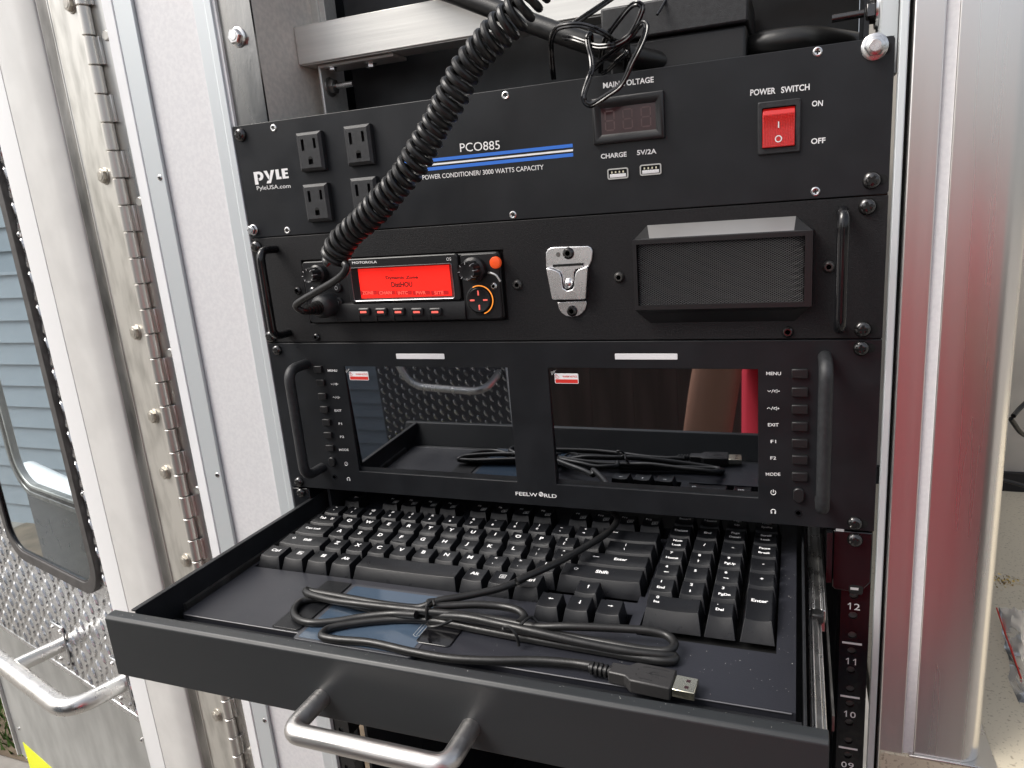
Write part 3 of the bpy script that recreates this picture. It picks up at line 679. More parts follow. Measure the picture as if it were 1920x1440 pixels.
# ================================================================ RADIO MOUNTING PANEL
rp = thing('radio_panel', 'textured black rack panel carrying the two way radio, microphone clip and speaker', 'rack panel', (241,0,-4*U))
ra, rb_ = P(568,487), P(952,600)
ox0, ox1, oz1, oz0 = P(569,520).x, P(947,520).x, P(755,478).z, P(760,604).z
zt, zb3 = -2*U-.4, -4*U+.5
mb = MB(); mb.gridplate([.2,ox0,ox1,W19], [zb3,oz0,oz1,zt], lambda i,j: i == 1 and j == 1, 0, 2.8); put('mount_plate', mb, texd, rp, bevel=.35)
mb = MB(); mb.box(ox0-3,ox1+3,3,4,oz0-3,oz1+3); put('cutout_backing', mb, void, rp)
for x, y in ((559,545),(970.6,534),(594,631.8),(1161,520),(1553.8,500.3),(1477,622)):
    p = P(x,y); socket(rp, (p.x,0,p.z), 3.9 if x > 600 else 3.4, blkm if x in (1477,594,559) else mat('s%d' % x, (.10,.098,.095), .3, metal=.7))
for x, y in ((1628,387),(1619,617),(481,463),(508,631)):
    p = P(x,y); px_ = p.x-(.5 if x > 900 else -.3); phillips(rp, Vector((px_,0,p.z)), 5.3, blkm, h=3.4)
    s = 1 if x > 900 else -1; q = MB(); q.prism(rrect(min(px_,px_+s*9),max(px_,px_+s*9),p.z-3,p.z+3,2.9), -.12,-.04); put('slot', q, void, rp)
def handle(parent, X, za, zb, d, r, m, Yc=0, name='handle', dx=0):
    mb = MB(); mb.tube(roundpath([(X,Yc,za),(X+dx,Yc-d,za),(X+dx,Yc-d,zb),(X,Yc,zb)], r*2.6, 8), r, 16); return put(name, mb, m, parent)
ha, hb = P(516,467), P(541,624)
handle(rp, ha.x+.5, ha.z, hb.z, 19, 3.3, gloss)
hc = P(1582,397,-19); hd = P(1577,620,-19); handle(rp, hc.x, hc.z, hd.z, 19, 3.6, gloss)
mb = MB(); mb.box(19,464,3.0,5,-2*U-4,-2*U+4); mb.box(19,464,3.0,5,-4*U-4,-4*U+4); put('seam_light_stop', mb, void, rp)  # dark strips added to stop light leaking between the panels
# ================================================================ TWO WAY RADIO
def RR(x, y): return 460+x/3.692, 440+y/3.692
def Pr(x, y, Y=-2): return P(*RR(x,y), Y)
rd = thing('two_way_radio', 'two way radio head with glowing red display, knobs and coiled cord plug', 'two way radio', (120,0,-160))
def quadbox(mb, pts, y0, y1):                 # pts: four corners (px in the radio close-up), squared up
    q = [Pr(x,y,y1) for x,y in pts]; mb.prism([(p.x,p.z) for p in q], y0, y1)
bx0, bx1 = ox0+1.8, ox1-2.2; bz1, bz0 = oz1-1.2, oz0+1.0
mb = MB(); mb.prism(rrect(bx0,bx1,bz0,bz1,3), 2.8, -2.2); put('head_body', mb, plas, rd, bevel=.8)
sx0_, sx1_ = Pr(715,300,-4).x, Pr(1488,300,-4).x; dz0, dz1 = Pr(1100,463,-4).z, Pr(1000,158,-4).z
lx0, lx1 = Pr(786,300,-2.7).x, Pr(1418,300,-2.7).x; lz0, lz1 = Pr(1120,432,-2.7).z, Pr(1100,223,-2.7).z
# centre bezel with recessed display
mb = MB(); A_ = rrect(sx0_,sx1_,dz0,bz1+.4,2.5); B_ = rrect(sx0_+.7,sx1_-.7,dz0+.7,bz1-.3,2.2); C_ = rrect(lx0-4.2,lx1+3.6,lz0-1.3,lz1+1.0,1.4); D_ = rrect(lx0-.2,lx1+.2,lz0-.2,lz1+.2,.4)
mb.rings([[(x,-2,z) for x,z in A_],[(x,-5.4,z) for x,z in A_],[(x,-6,z) for x,z in B_],[(x,-6,z) for x,z in C_],[(x,-2.6,z) for x,z in D_]], False, False)
bz = put('display_bezel', mb, plas, rd)
mb = MB(); mb.rings([[(x,-6.15,z) for x,z in rrect(lx0-4.9,lx1+4.3,lz0-2.0,lz1+1.5,1.8)],[(x,-6.5,z) for x,z in rrect(lx0-4.6,lx1+4.0,lz0-1.7,lz1+1.3,1.6)],[(x,-6.15,z) for x,z in rrect(lx0-4.1,lx1+3.5,lz0-1.2,lz1+.9,1.4)]], False, False)
put('bezel_rim', mb, mat('satin_rim', (.22,.22,.23), .25, metal=.8), rd)
mb = MB(); mb.box(lx0,lx1,-2.7,-2.3,lz0,lz1); ds = put('display', mb, lcd, rd, bevel=0)
def dtext(s, x0, y0, x1, y1, h, m=lcdt, bold=0, Y=-2.78, par=ds): return text(par, s, Pr(x0,y0,Y), Pr(x1,y1,Y), h, m, bold)
dtext('Dynamic Zone', 972,308, 1195,303, 2.3, bold=.03); dtext('DistHOU', 1012,363, 1158,359, 4.0, bold=.03); dtext('M', 1009,252, 1022,252, 1.1)
for s, x0, x1, bx0_, bx1_ in (('ZONE',812,888,800,908),('CHAN',928,1014,918,1032),('INTC',1058,1126,1045,1150),('PWR',1182,1250,1162,1275),('SITE',1310,1374,1288,1404)):
    mb = MB(); a = Pr(bx0_,417,-2.74); b = Pr(bx1_,384,-2.74); mb.add([(a.x,-2.74,a.z-.2),(b.x,-2.74,a.z-.2),(b.x,-2.74,a.z+3.1),(a.x,-2.74,a.z+3.1)], [(0,1,2,3)]); put('soft_key_block', mb, lcdb, ds, fixn=False)
    p = Pr(x0,415,-2.8); q = Pr(x1,414,-2.8); text(ds, s, (p.x,-2.8,a.z+.2), (q.x,-2.8,a.z+.2), 2.7, lcdl, .015)
    mb = MB(); mb.add([(b.x+.3,-2.8,a.z),(b.x+.55,-2.8,a.z),(b.x+.55,-2.8,a.z+2.8),(b.x+.3,-2.8,a.z+2.8)], [(0,1,2,3)]); put('divider', mb, lcdt, ds, fixn=False)
mb = MB(); a = Pr(788,280,-2.8); mb.box(a.x,a.x+.3,-2.85,-2.8,a.z,a.z+5); mb.box(a.x,a.x+2.4,-2.85,-2.8,a.z,a.z+.3); put('display_mark', mb, lcdb, ds)
dtext('MOTOROLA', 740,203, 911,196, 1.9, ink, .02, -6.1, bz); dtext('O5', 1392,180, 1425,179, 2.4, ink, 0, -6.1, bz)
# lower lip with soft buttons
mb = MB(); a = Pr(636,600,-5); b = Pr(1522,480,-5); lip0, lip1 = bz0+.2, dz0+.3
mb.prism([(-2,lip0),(-6.2,lip0+1),(-6.8,lip0+6),(-4.6,lip1-1),(-2,lip1)], a.x, b.x, 'x'); put('lower_lip', mb, plas, rd, bevel=.6)
for x in (820,938,1060,1188,1315):
    p = Pr(x,535,-8); mb = MB(); w2, h2 = 5.2, 3.0
    mb.rings([[(xx,-5,zz) for xx,zz in rrect(p.x-w2,p.x+w2,p.z-h2,p.z+h2,1.3)],[(xx,-8,zz) for xx,zz in rrect(p.x-w2,p.x+w2,p.z-h2,p.z+h2,1.3)],[(xx,-8.7,zz) for xx,zz in rrect(p.x-w2+.8,p.x+w2-.8,p.z-h2+.8,p.z+h2-.8,1)]])
    bt = put('soft_button', mb, plas, rd); mb = MB(); mb.prism(rrect(p.x-2.9,p.x+2.9,p.z-.8,p.z+.8,.3), -8.8,-8.68); put('button_light', mb, pinkm, bt)
    mb = MB(); mb.box(p.x-w2-.3,p.x-w2+.1,-7.2,-5,lip0+1,p.z); put('button_seam', mb, void, bt)
# right block
x0_, x1_ = Pr(1500,300,-4).x, bx1-.6
mb = MB(); mb.prism(rrect(x0_,x1_,bz0+1,bz1-.5,2.5), -2, -4.6); put('control_block', mb, plas, rd, bevel=.8)
def knob(px, py, r, d, y0, r2):
    c = Pr(px,py,y0-d); mb = MB(); n = 48; ang = [2*math.pi*k/n for k in range(n)]
    def ring(rr, y, fl=0): return [(c.x+(rr-(fl if k % 6 in (0,1) else 0))*math.cos(ang[k]), y, c.z+(rr-(fl if k % 6 in (0,1) else 0))*math.sin(ang[k])) for k in range(n)]
    mb.rings([ring(r2,y0), ring(r2,y0-d*.35), ring(r*1.08,y0-d*.42,.4), ring(r,y0-d*.93,.7), ring(r*.93,y0-d,.7), ring(r*.8,y0-d+.35)])
    kb = put('knob', mb, plas, rd); mb = MB()
    for k in range(8):
        a = 2*math.pi*(k*6+.5)/n+R(0); u = Vector((math.cos(a),0,math.sin(a))); v = Vector((-u.z,0,u.x))*.22
        p0 = Vector((c.x,y0-d-.1,c.z))+u*r*.72; p1 = Vector((c.x,y0-d-.1,c.z))+u*r*.98; p2 = Vector((c.x,y0-d*.72,c.z))+u*(r*1.05)
        mb.add([p0-v,p0+v,p1+v,p1-v,p2+v,p2-v], [(0,1,2,3),(3,2,4,5)])
    put('knob_marks', mb, inkd, kb, fixn=False)
knob(430,285,5.6,17,-2,7.4); knob(1527,255,6.8,17,-4,9.2)
p = Pr(1727,195,-7); mb = MB(); mb.lathe([(4.4,0),(4.4,2.0),(3.9,2.7),(2.5,3.0)], (p.x,-4.4,p.z), n=24); put('orange_button', mb, orange, rd)
p = Pr(1720,356,-5); socket(rd, (p.x,-4.4,p.z), 2.9, zinc, 'head_screw'); p = Pr(463,385,-3); socket(rd, (p.x,-2.2,p.z), 2.6, zinc, 'head_screw')
a, b = Pr(1690,272,-5), Pr(1765,315,-5); mb = MB(); mb.tube(catmull([(a.x-1,-4.6,a.z+1),(a.x+2,-5,a.z+.5),((a.x+b.x)/2+1.5,-5,(a.z+b.z)/2+1),(b.x,-4.8,b.z-1)],5), .9, 8); put('guard_rib', mb, steel, rd)
p = Pr(1622,452,-6); mb = MB(); mb.lathe([(11.4,0),(11.4,.9),(10.2,1.3),(10.2,.4)], (p.x,-4.5,p.z), n=36); put('pad_surround', mb, plas, rd)
mb = MB(); n = 40; mb.tube([(p.x+10.6*math.cos(R(a)),-5.7,p.z+10.6*math.sin(R(a))) for a in range(-75,120,6)], .38, 6); put('amber_ring', mb, amber, rd)
mb = MB(); mb.lathe([(9.3,0),(9.3,2.6),(8.6,3.3),(6,2.9),(2,2.5)], (p.x,-4.6,p.z), n=36); dp = put('direction_pad', mb, plas, rd)
for a, sx, sz in ((0,1.9,.6),(90,.6,1.9),(180,1.9,.6),(270,.6,1.9)):
    q = (p.x+5.4*math.cos(R(a)), p.z+5.4*math.sin(R(a))); mb = MB(); mb.box(q[0]-sx,q[0]+sx,-7.75,-7.2,q[1]-sz,q[1]+sz); put('pad_mark', mb, pinkm, dp, bevel=.2)
for x, y in ((633,368),(641,470)):
    p = Pr(x,y,-4); mb = MB(); mb.lathe([(4.1,0),(4.1,1.8),(3.5,2.5),(2.5,2.6)], (p.x,-2.2,p.z), n=24); bb2 = put('round_button', mb, plas, rd)
    mb = MB(); mb.rings([[(p.x+r*math.cos(2*math.pi*k/16), -4.95, p.z+r*math.sin(2*math.pi*k/16)) for k in range(16)] for r in (1.2,1.55)], False, False); mb.box(p.x-.18,p.x+.18,-5,-4.9,p.z+.3,p.z+1.9); put('button_mark', mb, inkd, bb2, sm=False)
# plug of the microphone cord
mc = thing('coiled_lead', 'black coiled microphone cord plugged into the radio and rising past the top unit', 'cord', (150,-40,-100))
pl_ = P(621,571,-2); mb = MB(); mb.lathe([(9.5,0),(9.5,11),(9.0,14),(7.2,16),(5.6,17)], (pl_.x,-2.2,pl_.z), n=28); put('plug_barrel', mb, plasd, mc)
mb = MB(); prof = []
for k in range(5): prof += [(5.6-k*.45,17+k*3.2),(5.6-k*.45,18.8+k*3.2),(4.2-k*.3,18.8+k*3.2),(4.2-k*.3,20.2+k*3.2)]
mb.lathe(prof, (pl_.x,-2.2,pl_.z), n=20); put('strain_relief', mb, rubber, mc)
axis_px = [(624,494,-45),(630,476,-46),(640,456,-47),(662,432,-48),(690,407,-50),(735,358,-52),(773,310,-53),(812,243,-54),(848,180,-56),(880,120,-58),(925,70,-60),(973,20,-62),(1022,-40,-64),(1070,-100,-66),(1200,-300,-66)]
ax_ = catmull([P(*a[:2],a[2]) for a in axis_px], 40)
L = [0]
for i in range(1, len(ax_)): L.append(L[-1]+(ax_[i]-ax_[i-1]).length)
turn = 6.6; nt_ = L[-1]/turn; steps = int(nt_*22); hel = []; j = 0
rw = 2.5
for k in range(steps+1):
    s = L[-1]*k/steps
    while j < len(L)-2 and L[j+1] < s: j += 1
    f = (s-L[j])/(L[j+1]-L[j]); c = ax_[j].lerp(ax_[j+1], f); t = (ax_[min(j+1,len(ax_)-1)]-ax_[j]).normalized()
    nn = Vector((0,-1,0)); nn = (nn-t*nn.dot(t)).normalized(); bb3 = t.cross(nn)
    a = -2*math.pi*s/turn; ro = 7.9*(1+.05*math.sin(s*.13))
    if k < 12: ro *= .6+.4*k/12
    hel.append(c+nn*math.cos(a)*ro+bb3*math.sin(a)*ro)
lead = catmull([(pl_.x,-33,pl_.z), (pl_.x-.5,-38,pl_.z+.3), P(556,571,-42), P(590,549,-46), P(626,528,-50), P(645,512,-53), P(650,500,-53), P(646,494,-52)], 10)
mb = MB(); mb.tube(lead, rw*1.08, 12); mb.tube(hel, rw, 10); put('coiled_cord', mb, rubber, mc)
# ================================================================ MICROPHONE CLIP
def SS(x, y): return 960+x/3.2, 380+y/3.2
def Ps(x, y, Y=0): return P(*SS(x,y), Y)
cl = thing('microphone_clip', 'shiny nickel microphone hang up clip screwed to the radio panel', 'clip', (0,0,0) and (280,0,-140))
def spoly(pts, Y): return [(Ps(x,y,Y).x, Ps(x,y,Y).z) for x, y in pts]
mb = MB(); mb.prism(spoly([(202,300),(216,278),(240,268),(455,260),(472,268),(483,290),(478,345),(462,382),(430,400),(230,400),(203,388)],-1.8), -.1, -1.8); put('back_plate', mb, nickel, cl, bevel=.5)
mb = MB()   # raised pocket, narrowing downwards, open at the top with a U notch
outer = spoly([(203,392),(450,384),(452,400),(440,575),(432,582),(245,584),(238,575),(205,405)],-7)
notch = spoly([(238,400),(262,408),(285,420),(295,450),(298,485),(305,515),(330,530),(360,522),(374,495),(374,450),(384,415),(402,400),(425,392)],-7)
lt = spoly([(205,392),(452,386)],-7)
poly_ = [outer[0]]+notch+[outer[1]]+outer[2:]
mb.prism(poly_, -5.4, -6.9)
xl, xr = outer[0][0], outer[1][0]; zb4 = outer[4][1]
mb.prism([(xl,lt[0][1]),(xl+1.3,lt[0][1]),(outer[5][0]+1.3,zb4),(outer[5][0],zb4)], -5.4,-.1); mb.prism([(xr-1.3,lt[1][1]),(xr,lt[1][1]),(outer[4][0],zb4),(outer[4][0]-1.3,zb4)], -5.4,-.1)
put('pocket', mb, nickel, cl, bevel=.45)
mb = MB(); tg = spoly([(246,382),(420,372),(424,392),(380,402),(372,420),(370,495),(355,515),(320,518),(306,500),(300,440),(285,415),(250,400)],-4); mb.prism(tg, -2.4, -3.8); put('spring_tongue', mb, nickel, cl, bevel=.4)
p = Ps(336,485,-6); mb = MB(); mb.lathe([(3.6,0),(3.3,1.5),(2.2,2.6),(.8,3.0)], (p.x,-3.6,p.z), n=20); put('tongue_dimple', mb, nickel, cl)
mb = MB(); a = Ps(247,372,-3); b = Ps(424,362,-3); mb.prism([(a.x,a.z),(b.x,b.z),(b.x,b.z-1.6),(a.x,a.z-1.6)], -4.1,-1.9); put('slot_shadow_gap', mb, void, cl)
mb = MB(); arc = [(272,598),(445,590),(446,610),(438,640),(420,665),(395,680),(360,686),(325,680),(298,662),(280,635)]; mb.prism(spoly(arc,-1.5), -.1,-1.5); put('lower_tab', mb, nickel, cl, bevel=.4)
p = Ps(338,303,-2); socket(cl, (p.x,-1.8,p.z), 4.3, blkm); p = Ps(360,650,-2); socket(cl, (p.x,-1.5,p.z), 4.1, blkm)
p = Ps(277,312,-2); mb = MB(); mb.lathe([(1.7,0),(1.7,.15)], (p.x,-1.75,p.z), n=14); put('plate_hole', mb, dirty, cl)
# ================================================================ SPEAKER
sk = thing('panel_speaker', 'black faceted speaker with diamond mesh grille on the right of the radio panel', 'speaker', (383,0,-130))
SY = -10.5
# base octagon and front rectangle
fx0, fx1 = Ps(728,400,SY).x, Ps(1802,400,SY).x; fz1, fz0 = (Ps(745,232,SY).z+Ps(1790,160,SY).z)/2, (Ps(745,650,SY).z+Ps(1795,618,SY).z)/2
bz1_, bz0_ = (Ps(812,140).z+Ps(1704,76).z)/2, (Ps(822,722).z+Ps(1700,708).z)/2; cxl, cxr = Ps(812,140).x, Ps(1704,76).x
B8 = [(cxl,bz1_),(cxr,bz1_),(fx1+1,fz1),(fx1+1,fz0),(cxr,bz0_),(cxl,bz0_),(fx0-1,fz0),(fx0-1,fz1)]
ins = [(fx0+2.5,fz0+3.0),(fx1-4.5,fz0+3.0),(fx1-4.5,fz1-3.0),(fx0+2.5,fz1-3.0)]
gx0, gx1, gz0, gz1 = ins[0][0], ins[1][0], ins[0][1], ins[2][1]
vs = [(x,-.1,z) for x,z in B8]+[(cxl+3,SY+.3,fz1+.7),(cxr-1,SY+.3,fz1+.7),(fx1,SY,fz1),(fx1,SY,fz0),(cxr-2,SY+3,fz0-2.5),(cxl+3,SY+3,fz0-2.5),(fx0,SY,fz0),(fx0,SY,fz1)]
fs = [(1,2,10,9),(2,3,11,10),(3,4,12,11),(4,5,13,12),(5,6,14,13),(6,7,15,14),(7,0,8,15)]
o = len(vs); vs += [(gx0,SY,gz0),(gx1,SY,gz0),(gx1,SY,gz1),(gx0,SY,gz1), (gx0,SY+2,gz0),(gx1,SY+2,gz0),(gx1,SY+2,gz1),(gx0,SY+2,gz1)]
fs += [(14,11,o+1,o),(11,10,o+2,o+1),(10,15,o+3,o+2),(15,14,o,o+3),(15,10,9,8),(14,13,12,11)]
fs += [(o,o+1,o+5,o+4),(o+1,o+2,o+6,o+5),(o+2,o+3,o+7,o+6),(o+3,o,o+4,o+7)]
mb = MB(); mb.add(vs, fs); q = MB(); q.add([vs[i] for i in (0,1,9,8)]+[(vs[i][0],vs[i][1]+.4,vs[i][2]-.6) for i in (0,1,9,8)], [(0,1,2,3),(7,6,5,4),(0,3,7,4),(1,0,4,5),(2,1,5,6),(3,2,6,7)]); put('highlight_bevel', q, mat('bevel_highlight_tone', (.48,.47,.46), .32, metal=.9, bump=.05, bscale=800), sk)  # overhead highlight put into a pale upper face of the black housing
put('speaker_housing', mb, mat('satin_black_housing', (.012,.012,.013), .33, bump=.04, bscale=2000), sk, sm=False)
mb = MB(); mb.box(gx0,gx1,SY+4,SY+4.4,gz0,gz1); put('grille_backing', mb, void, sk)
mb = MB(); bw = 3.6; d_ = 1.9   # folded expanded-metal mesh: centre field flat, the two ends folded back
def gy(x): return SY+.9+(0 if gx0+bw < x < gx1-bw else (.0+ .45*(bw-min(x-gx0, gx1-x))))
pitchx, slope = 2.5, .58
for sgn in (1,-1):
    k = -80
    while k < 200:
        x0 = gx0+k*pitchx; pts = []
        for s_ in range(0, 61):
            z = gz0+(gz1-gz0)*s_/60; x = x0+sgn*(z-gz0)/slope
            if gx0 <= x <= gx1: pts.append((x, gy(x)+(.12 if sgn > 0 else 0), z))
        if len(pts) > 1:
            q = [pts[0]]+[pts[len(pts)//2]]+[pts[-1]] if False else pts[::6]+[pts[-1]]
            wv = .2
            vs_ = []
            for p_ in q: vs_ += [(p_[0],p_[1],p_[2]-wv*1.1),(p_[0],p_[1]-.25,p_[2]),(p_[0],p_[1],p_[2]+wv*1.1)]
            fs_ = []
            for i in range(len(q)-1): fs_ += [(3*i,3*i+1,3*i+4,3*i+3),(3*i+1,3*i+2,3*i+5,3*i+4)]
            mb.add(vs_, fs_)
        k += 1
put('mesh_grille', mb, mat('grille_metal', (.2,.2,.205), .35, metal=.9), sk, kind='stuff', sm=False, fixn=False)

# ================================================================ DUAL MONITOR UNIT
dm = thing('dual_monitor', 'black rack panel with two glossy screens, side buttons and handles', 'monitor', (241,0,-7*U))
m0x, m1x, m0z, m1z = 75.2, 223.2, -290.9, -198.2; n0x, n1x, n0z, n1z = 256.3, 407.2, -291.7, -197.9
mb = MB(); mb.gridplate([.2,m0x,m1x,n0x,n1x,W19], [-7*U+.5,n0z,-198.0,-4*U-.4], lambda i,j: j == 1 and i in (1,3), -.6, 2.5); put('face_panel', mb, anod, dm, bevel=.3)
for x0, x1 in ((m0x,m1x),(n0x,n1x)):
    mb = MB(); mb.prism([(3.1,n0z+.15),(.1,-198.15),(2.3,-198.15),(4.6,n0z+.15)], x0+.15, x1-.15, 'x'); s_ = put('screen', mb, screen, dm)
mb = MB(); mb.box(20,463,3,60,-7*U+2,-4*U-2); put('chassis', mb, powder, dm)
for x0, y0, x1, y1 in ((742.6,662.5,834,673),(1152.8,661.5,1270.6,674)):
    a, b = P(x0,y0,-.6), P(x1,y1,-.6); mb = MB(); mb.prism(rrect(a.x,b.x,b.z-.1,b.z+4.2,.5), -.95, -.3); put('tally_light', mb, mat('tally%d' % x0, (.74,.74,.75), .3), dm, bevel=.15)
for (x0,y0,x1,y1) in ((654,696.5,692,713),(1039.5,700,1085,719.5)):
    a, b = P(x0,y0,.2), P(x1,y1,.2); mb = MB(); mb.prism(rrect(a.x,b.x,b.z,a.z,.8), .1, .18); st = put('notice_sticker', mb, labelw, dm)
    hgt = a.z-b.z; mb = MB(); mb.prism(rrect(a.x+.5,b.x-.5,b.z+.4,b.z+hgt*.42,.3), .04, .12); put('red_band', mb, labelr, st)
    text(st, 'WARM NOTICE', (a.x+(b.x-a.x)*.34,.05,b.z+hgt*.6), (b.x-.7,.05,b.z+hgt*.6), hgt*.2, labelr, .02)
    mb = MB(); mb.tube([(a.x+1.2,.06,b.z+hgt*.9),(a.x+.9,.06,b.z+hgt*.55),(a.x+3,.06,b.z+hgt*.5)], .18, 5); mb.tube([(a.x+1.2,.06,b.z+hgt*.9),(a.x+3.6,.06,b.z+hgt*.6)], .18, 5); put('notice_icon', mb, labelr, st)
    mb = MB(); mb.add([(a.x-3,.1,a.z+1),(a.x+1.5,.1,a.z+2.8),(a.x+.5,-1.2,a.z+.3),(a.x-2,-.5,a.z-1.5)], [(0,1,2,3)]); put('film_corner', mb, poly, dm)
def MLp(x, y): return 490+x/3.6226, 640+y/3.6226
def Z7p(x, y): return 1400+x/3, 480+y/3
def mtext(s, a, b, h=2.0, **k): return text(dm, s, P(*a,-.75), P(*b,-.75), h, ink, .012, **k)
def button(px, py, w2=3.9, h2=2.9):
    c = P(px,py,-2); mb = MB()
    mb.rings([[(x,-.7,z) for x,z in rrect(c.x-w2,c.x+w2,c.z-h2,c.z+h2,.4,1)],[(x,-2.6,z) for x,z in rrect(c.x-w2,c.x+w2,c.z-h2,c.z+h2,.4,1)],[(x,-2.9,z) for x,z in rrect(c.x-w2+.35,c.x+w2-.35,c.z-h2+.35,c.z+h2-.35,.3,1)]])
    b = put('side_button', mb, plas, dm)
    mb = MB(); mb.prism(rrect(c.x-w2-.35,c.x+w2+.35,c.z-h2-.35,c.z+h2+.35,.4,1), -.72,-.62); put('button_gap', mb, void, b)
for y0, y1 in ((630,690),(735,793),(832,890),(930,985),(1025,1080),(1118,1172),(1212,1268)):
    px, py = Z7p(298,(y0+y1)/2+2); button(px, py, 5.0, 3.0)
for x, y in ((384,190),(402,282),(415,373),(428,462),(442,550),(452,638),(466,725)): px, py = MLp(x,y); button(px, py, 3.9, 2.75)
def rlabels(rows, f):
    for s, x0, y0, x1, y1 in rows: mtext(s, f(x0,y0), f(x1,y1))
def mid(v0, v1, y): return v0, y, v1, y
for s, x0, y, x1 in (('MENU',110,670,193),('EXIT',120,958,180),('F1',135,1052,166),('F2',134,1145,166),('MODE',108,1236,190)): mtext(s, Z7p(x0,y), Z7p(x1,y), 2.35)
for s, x0, y, x1 in (('MENU',452,206,516),('EXIT',499,478,546),('F1',526,567,549),('F2',536,656,563),('MODE',530,744,594)): mtext(s, MLp(x0,y), MLp(x1,y), 2.1)
def icon_vol(cx, cz, sc_, up, plus):
    mb = MB(); y = -.75; s = sc_
    def line(pts, w=.18): 
        mb.tube([(cx+a*s, y, cz+b*s) for a,b in pts], w*s, 5)
    line([(-3.6,.4 if up else 1.1),(-2.7,1.3 if up else .2),(-1.8,.4 if up else 1.1)], .2); line([(-1.2,-.4),(-.3,1.9)], .16)
    line([(.3,.3),(.3,1.2),(1.0,1.2),(2.0,2.0),(2.0,-.5),(1.0,.3),(.3,.3)], .18)
    line([(2.4,.75),(3.6,.75)], .18)
    if plus: line([(3.0,1.35),(3.0,.15)], .18)
    put('volume_icon', mb, ink, dm)
p = P(*Z7p(152,760),-.7); icon_vol(p.x,p.z-.8,1.08,False,False); p = P(*Z7p(150,857),-.7); icon_vol(p.x,p.z-.8,1.08,True,True)
p = P(*MLp(497,290),-.7); icon_vol(p.x,p.z-.8,1.0,False,False); p = P(*MLp(510,380),-.7); icon_vol(p.x,p.z-.8,1.0,True,True)
def icon_power(c, r):
    mb = MB(); mb.tube([(c.x+r*math.sin(R(a)),-.75,c.z+r*math.cos(R(a))) for a in range(35,326,15)], .28, 5); mb.tube([(c.x,-.75,c.z),(c.x,-.75,c.z+r*1.25)], .28, 5); put('power_icon', mb, ink, dm)
def icon_phones(c, r):
    mb = MB(); mb.tube([(c.x+r*math.sin(R(a)),-.75,c.z+r*math.cos(R(a))) for a in range(-110,111,15)], .3, 5)
    for s in (-1,1): mb.prism(rrect(c.x+s*r*.8-.5,c.x+s*r*.8+.5,c.z-r*1.0,c.z+r*.1,.3,2), -.85,-.7)
    put('headphone_icon', mb, ink, dm)
icon_power(P(*Z7p(150,1330),-.7), 1.7); icon_phones(P(*Z7p(150,1437),-.7), 1.6); icon_power(P(*MLp(577,832),-.7), 1.5); icon_phones(P(*MLp(593,936),-.7), 1.5)
for (px,py),w2,h2 in ((Z7p(292,1346),3.6,5.2),(MLp(480,820),3.2,4.4)):
    c = P(px,py,-2); mb = MB(); mb.rings([[(x,-.7,z) for x,z in rrect(c.x-w2,c.x+w2,c.z-h2,c.z+h2,w2*.95,6)],[(x,-2.6,z) for x,z in rrect(c.x-w2,c.x+w2,c.z-h2,c.z+h2,w2*.95,6)],[(x,-3.1,z) for x,z in rrect(c.x-w2+.5,c.x+w2-.5,c.z-h2+.5,c.z+h2-.5,w2*.8,6)]]); put('power_button', mb, plas, dm)
for px, py in ((1496.6,961.9),MLp(497,922)):
    c = P(px,py,-1); mb = MB(); mb.lathe([(2.4,0),(2.4,.5),(1.5,.5),(1.45,0)], (c.x,-.6,c.z), n=20, cap1=False); j_ = put('headphone_jack', mb, gloss, dm); mb = MB(); mb.lathe([(1.5,.08),(.1,.08)], (c.x,-.62,c.z), n=16); put('jack_hole', mb, void, j_)
mtext('FEELW', (967,928.4), (1008,931.2), 3.1); mtext('RLD', (1020.5,932.3), (1044,933.6), 3.1)
c = P(1014.5,926.8,-.75); mb = MB(); mb.prism(disc(c.x,c.z,1.95,20), -.8,-.7); gd = put('globe_mark', mb, ink, dm)
for k in (-1,0,1): mb = MB(); mb.tube([(c.x-1.5+.35*k,-.82,c.z+.9+.75*k*.6),(c.x+.1+.5*k,-.82,c.z+.15+.5*k),(c.x+1.2+.2*k,-.82,c.z-1.2+.75*k*.9)], .13, 5); put('globe_line', mb, void, gd)
for x, y in ((520,656),(1616,653),(561,903),(1604,981)):
    p = P(x,y,-.6); phillips(dm, Vector((p.x-(.4 if x > 900 else -.2),-.6,p.z)), 5.0 if x > 900 else 4.6, blkm, h=3.2)
    if x > 900: q = MB(); q.prism(rrect(p.x-3,p.x+8,p.z-3,p.z+3,2.9), -.72,-.62); put('slot', q, void, dm)
a, b = P(573,681), P(604,876); handle(dm, a.x+1, a.z-.5, b.z, 24, 4.3, plasd)
a, b = P(1549,690,-24), P(1545,962,-24); handle(dm, a.x, a.z+2, b.z, 24, 4.4, plasd)
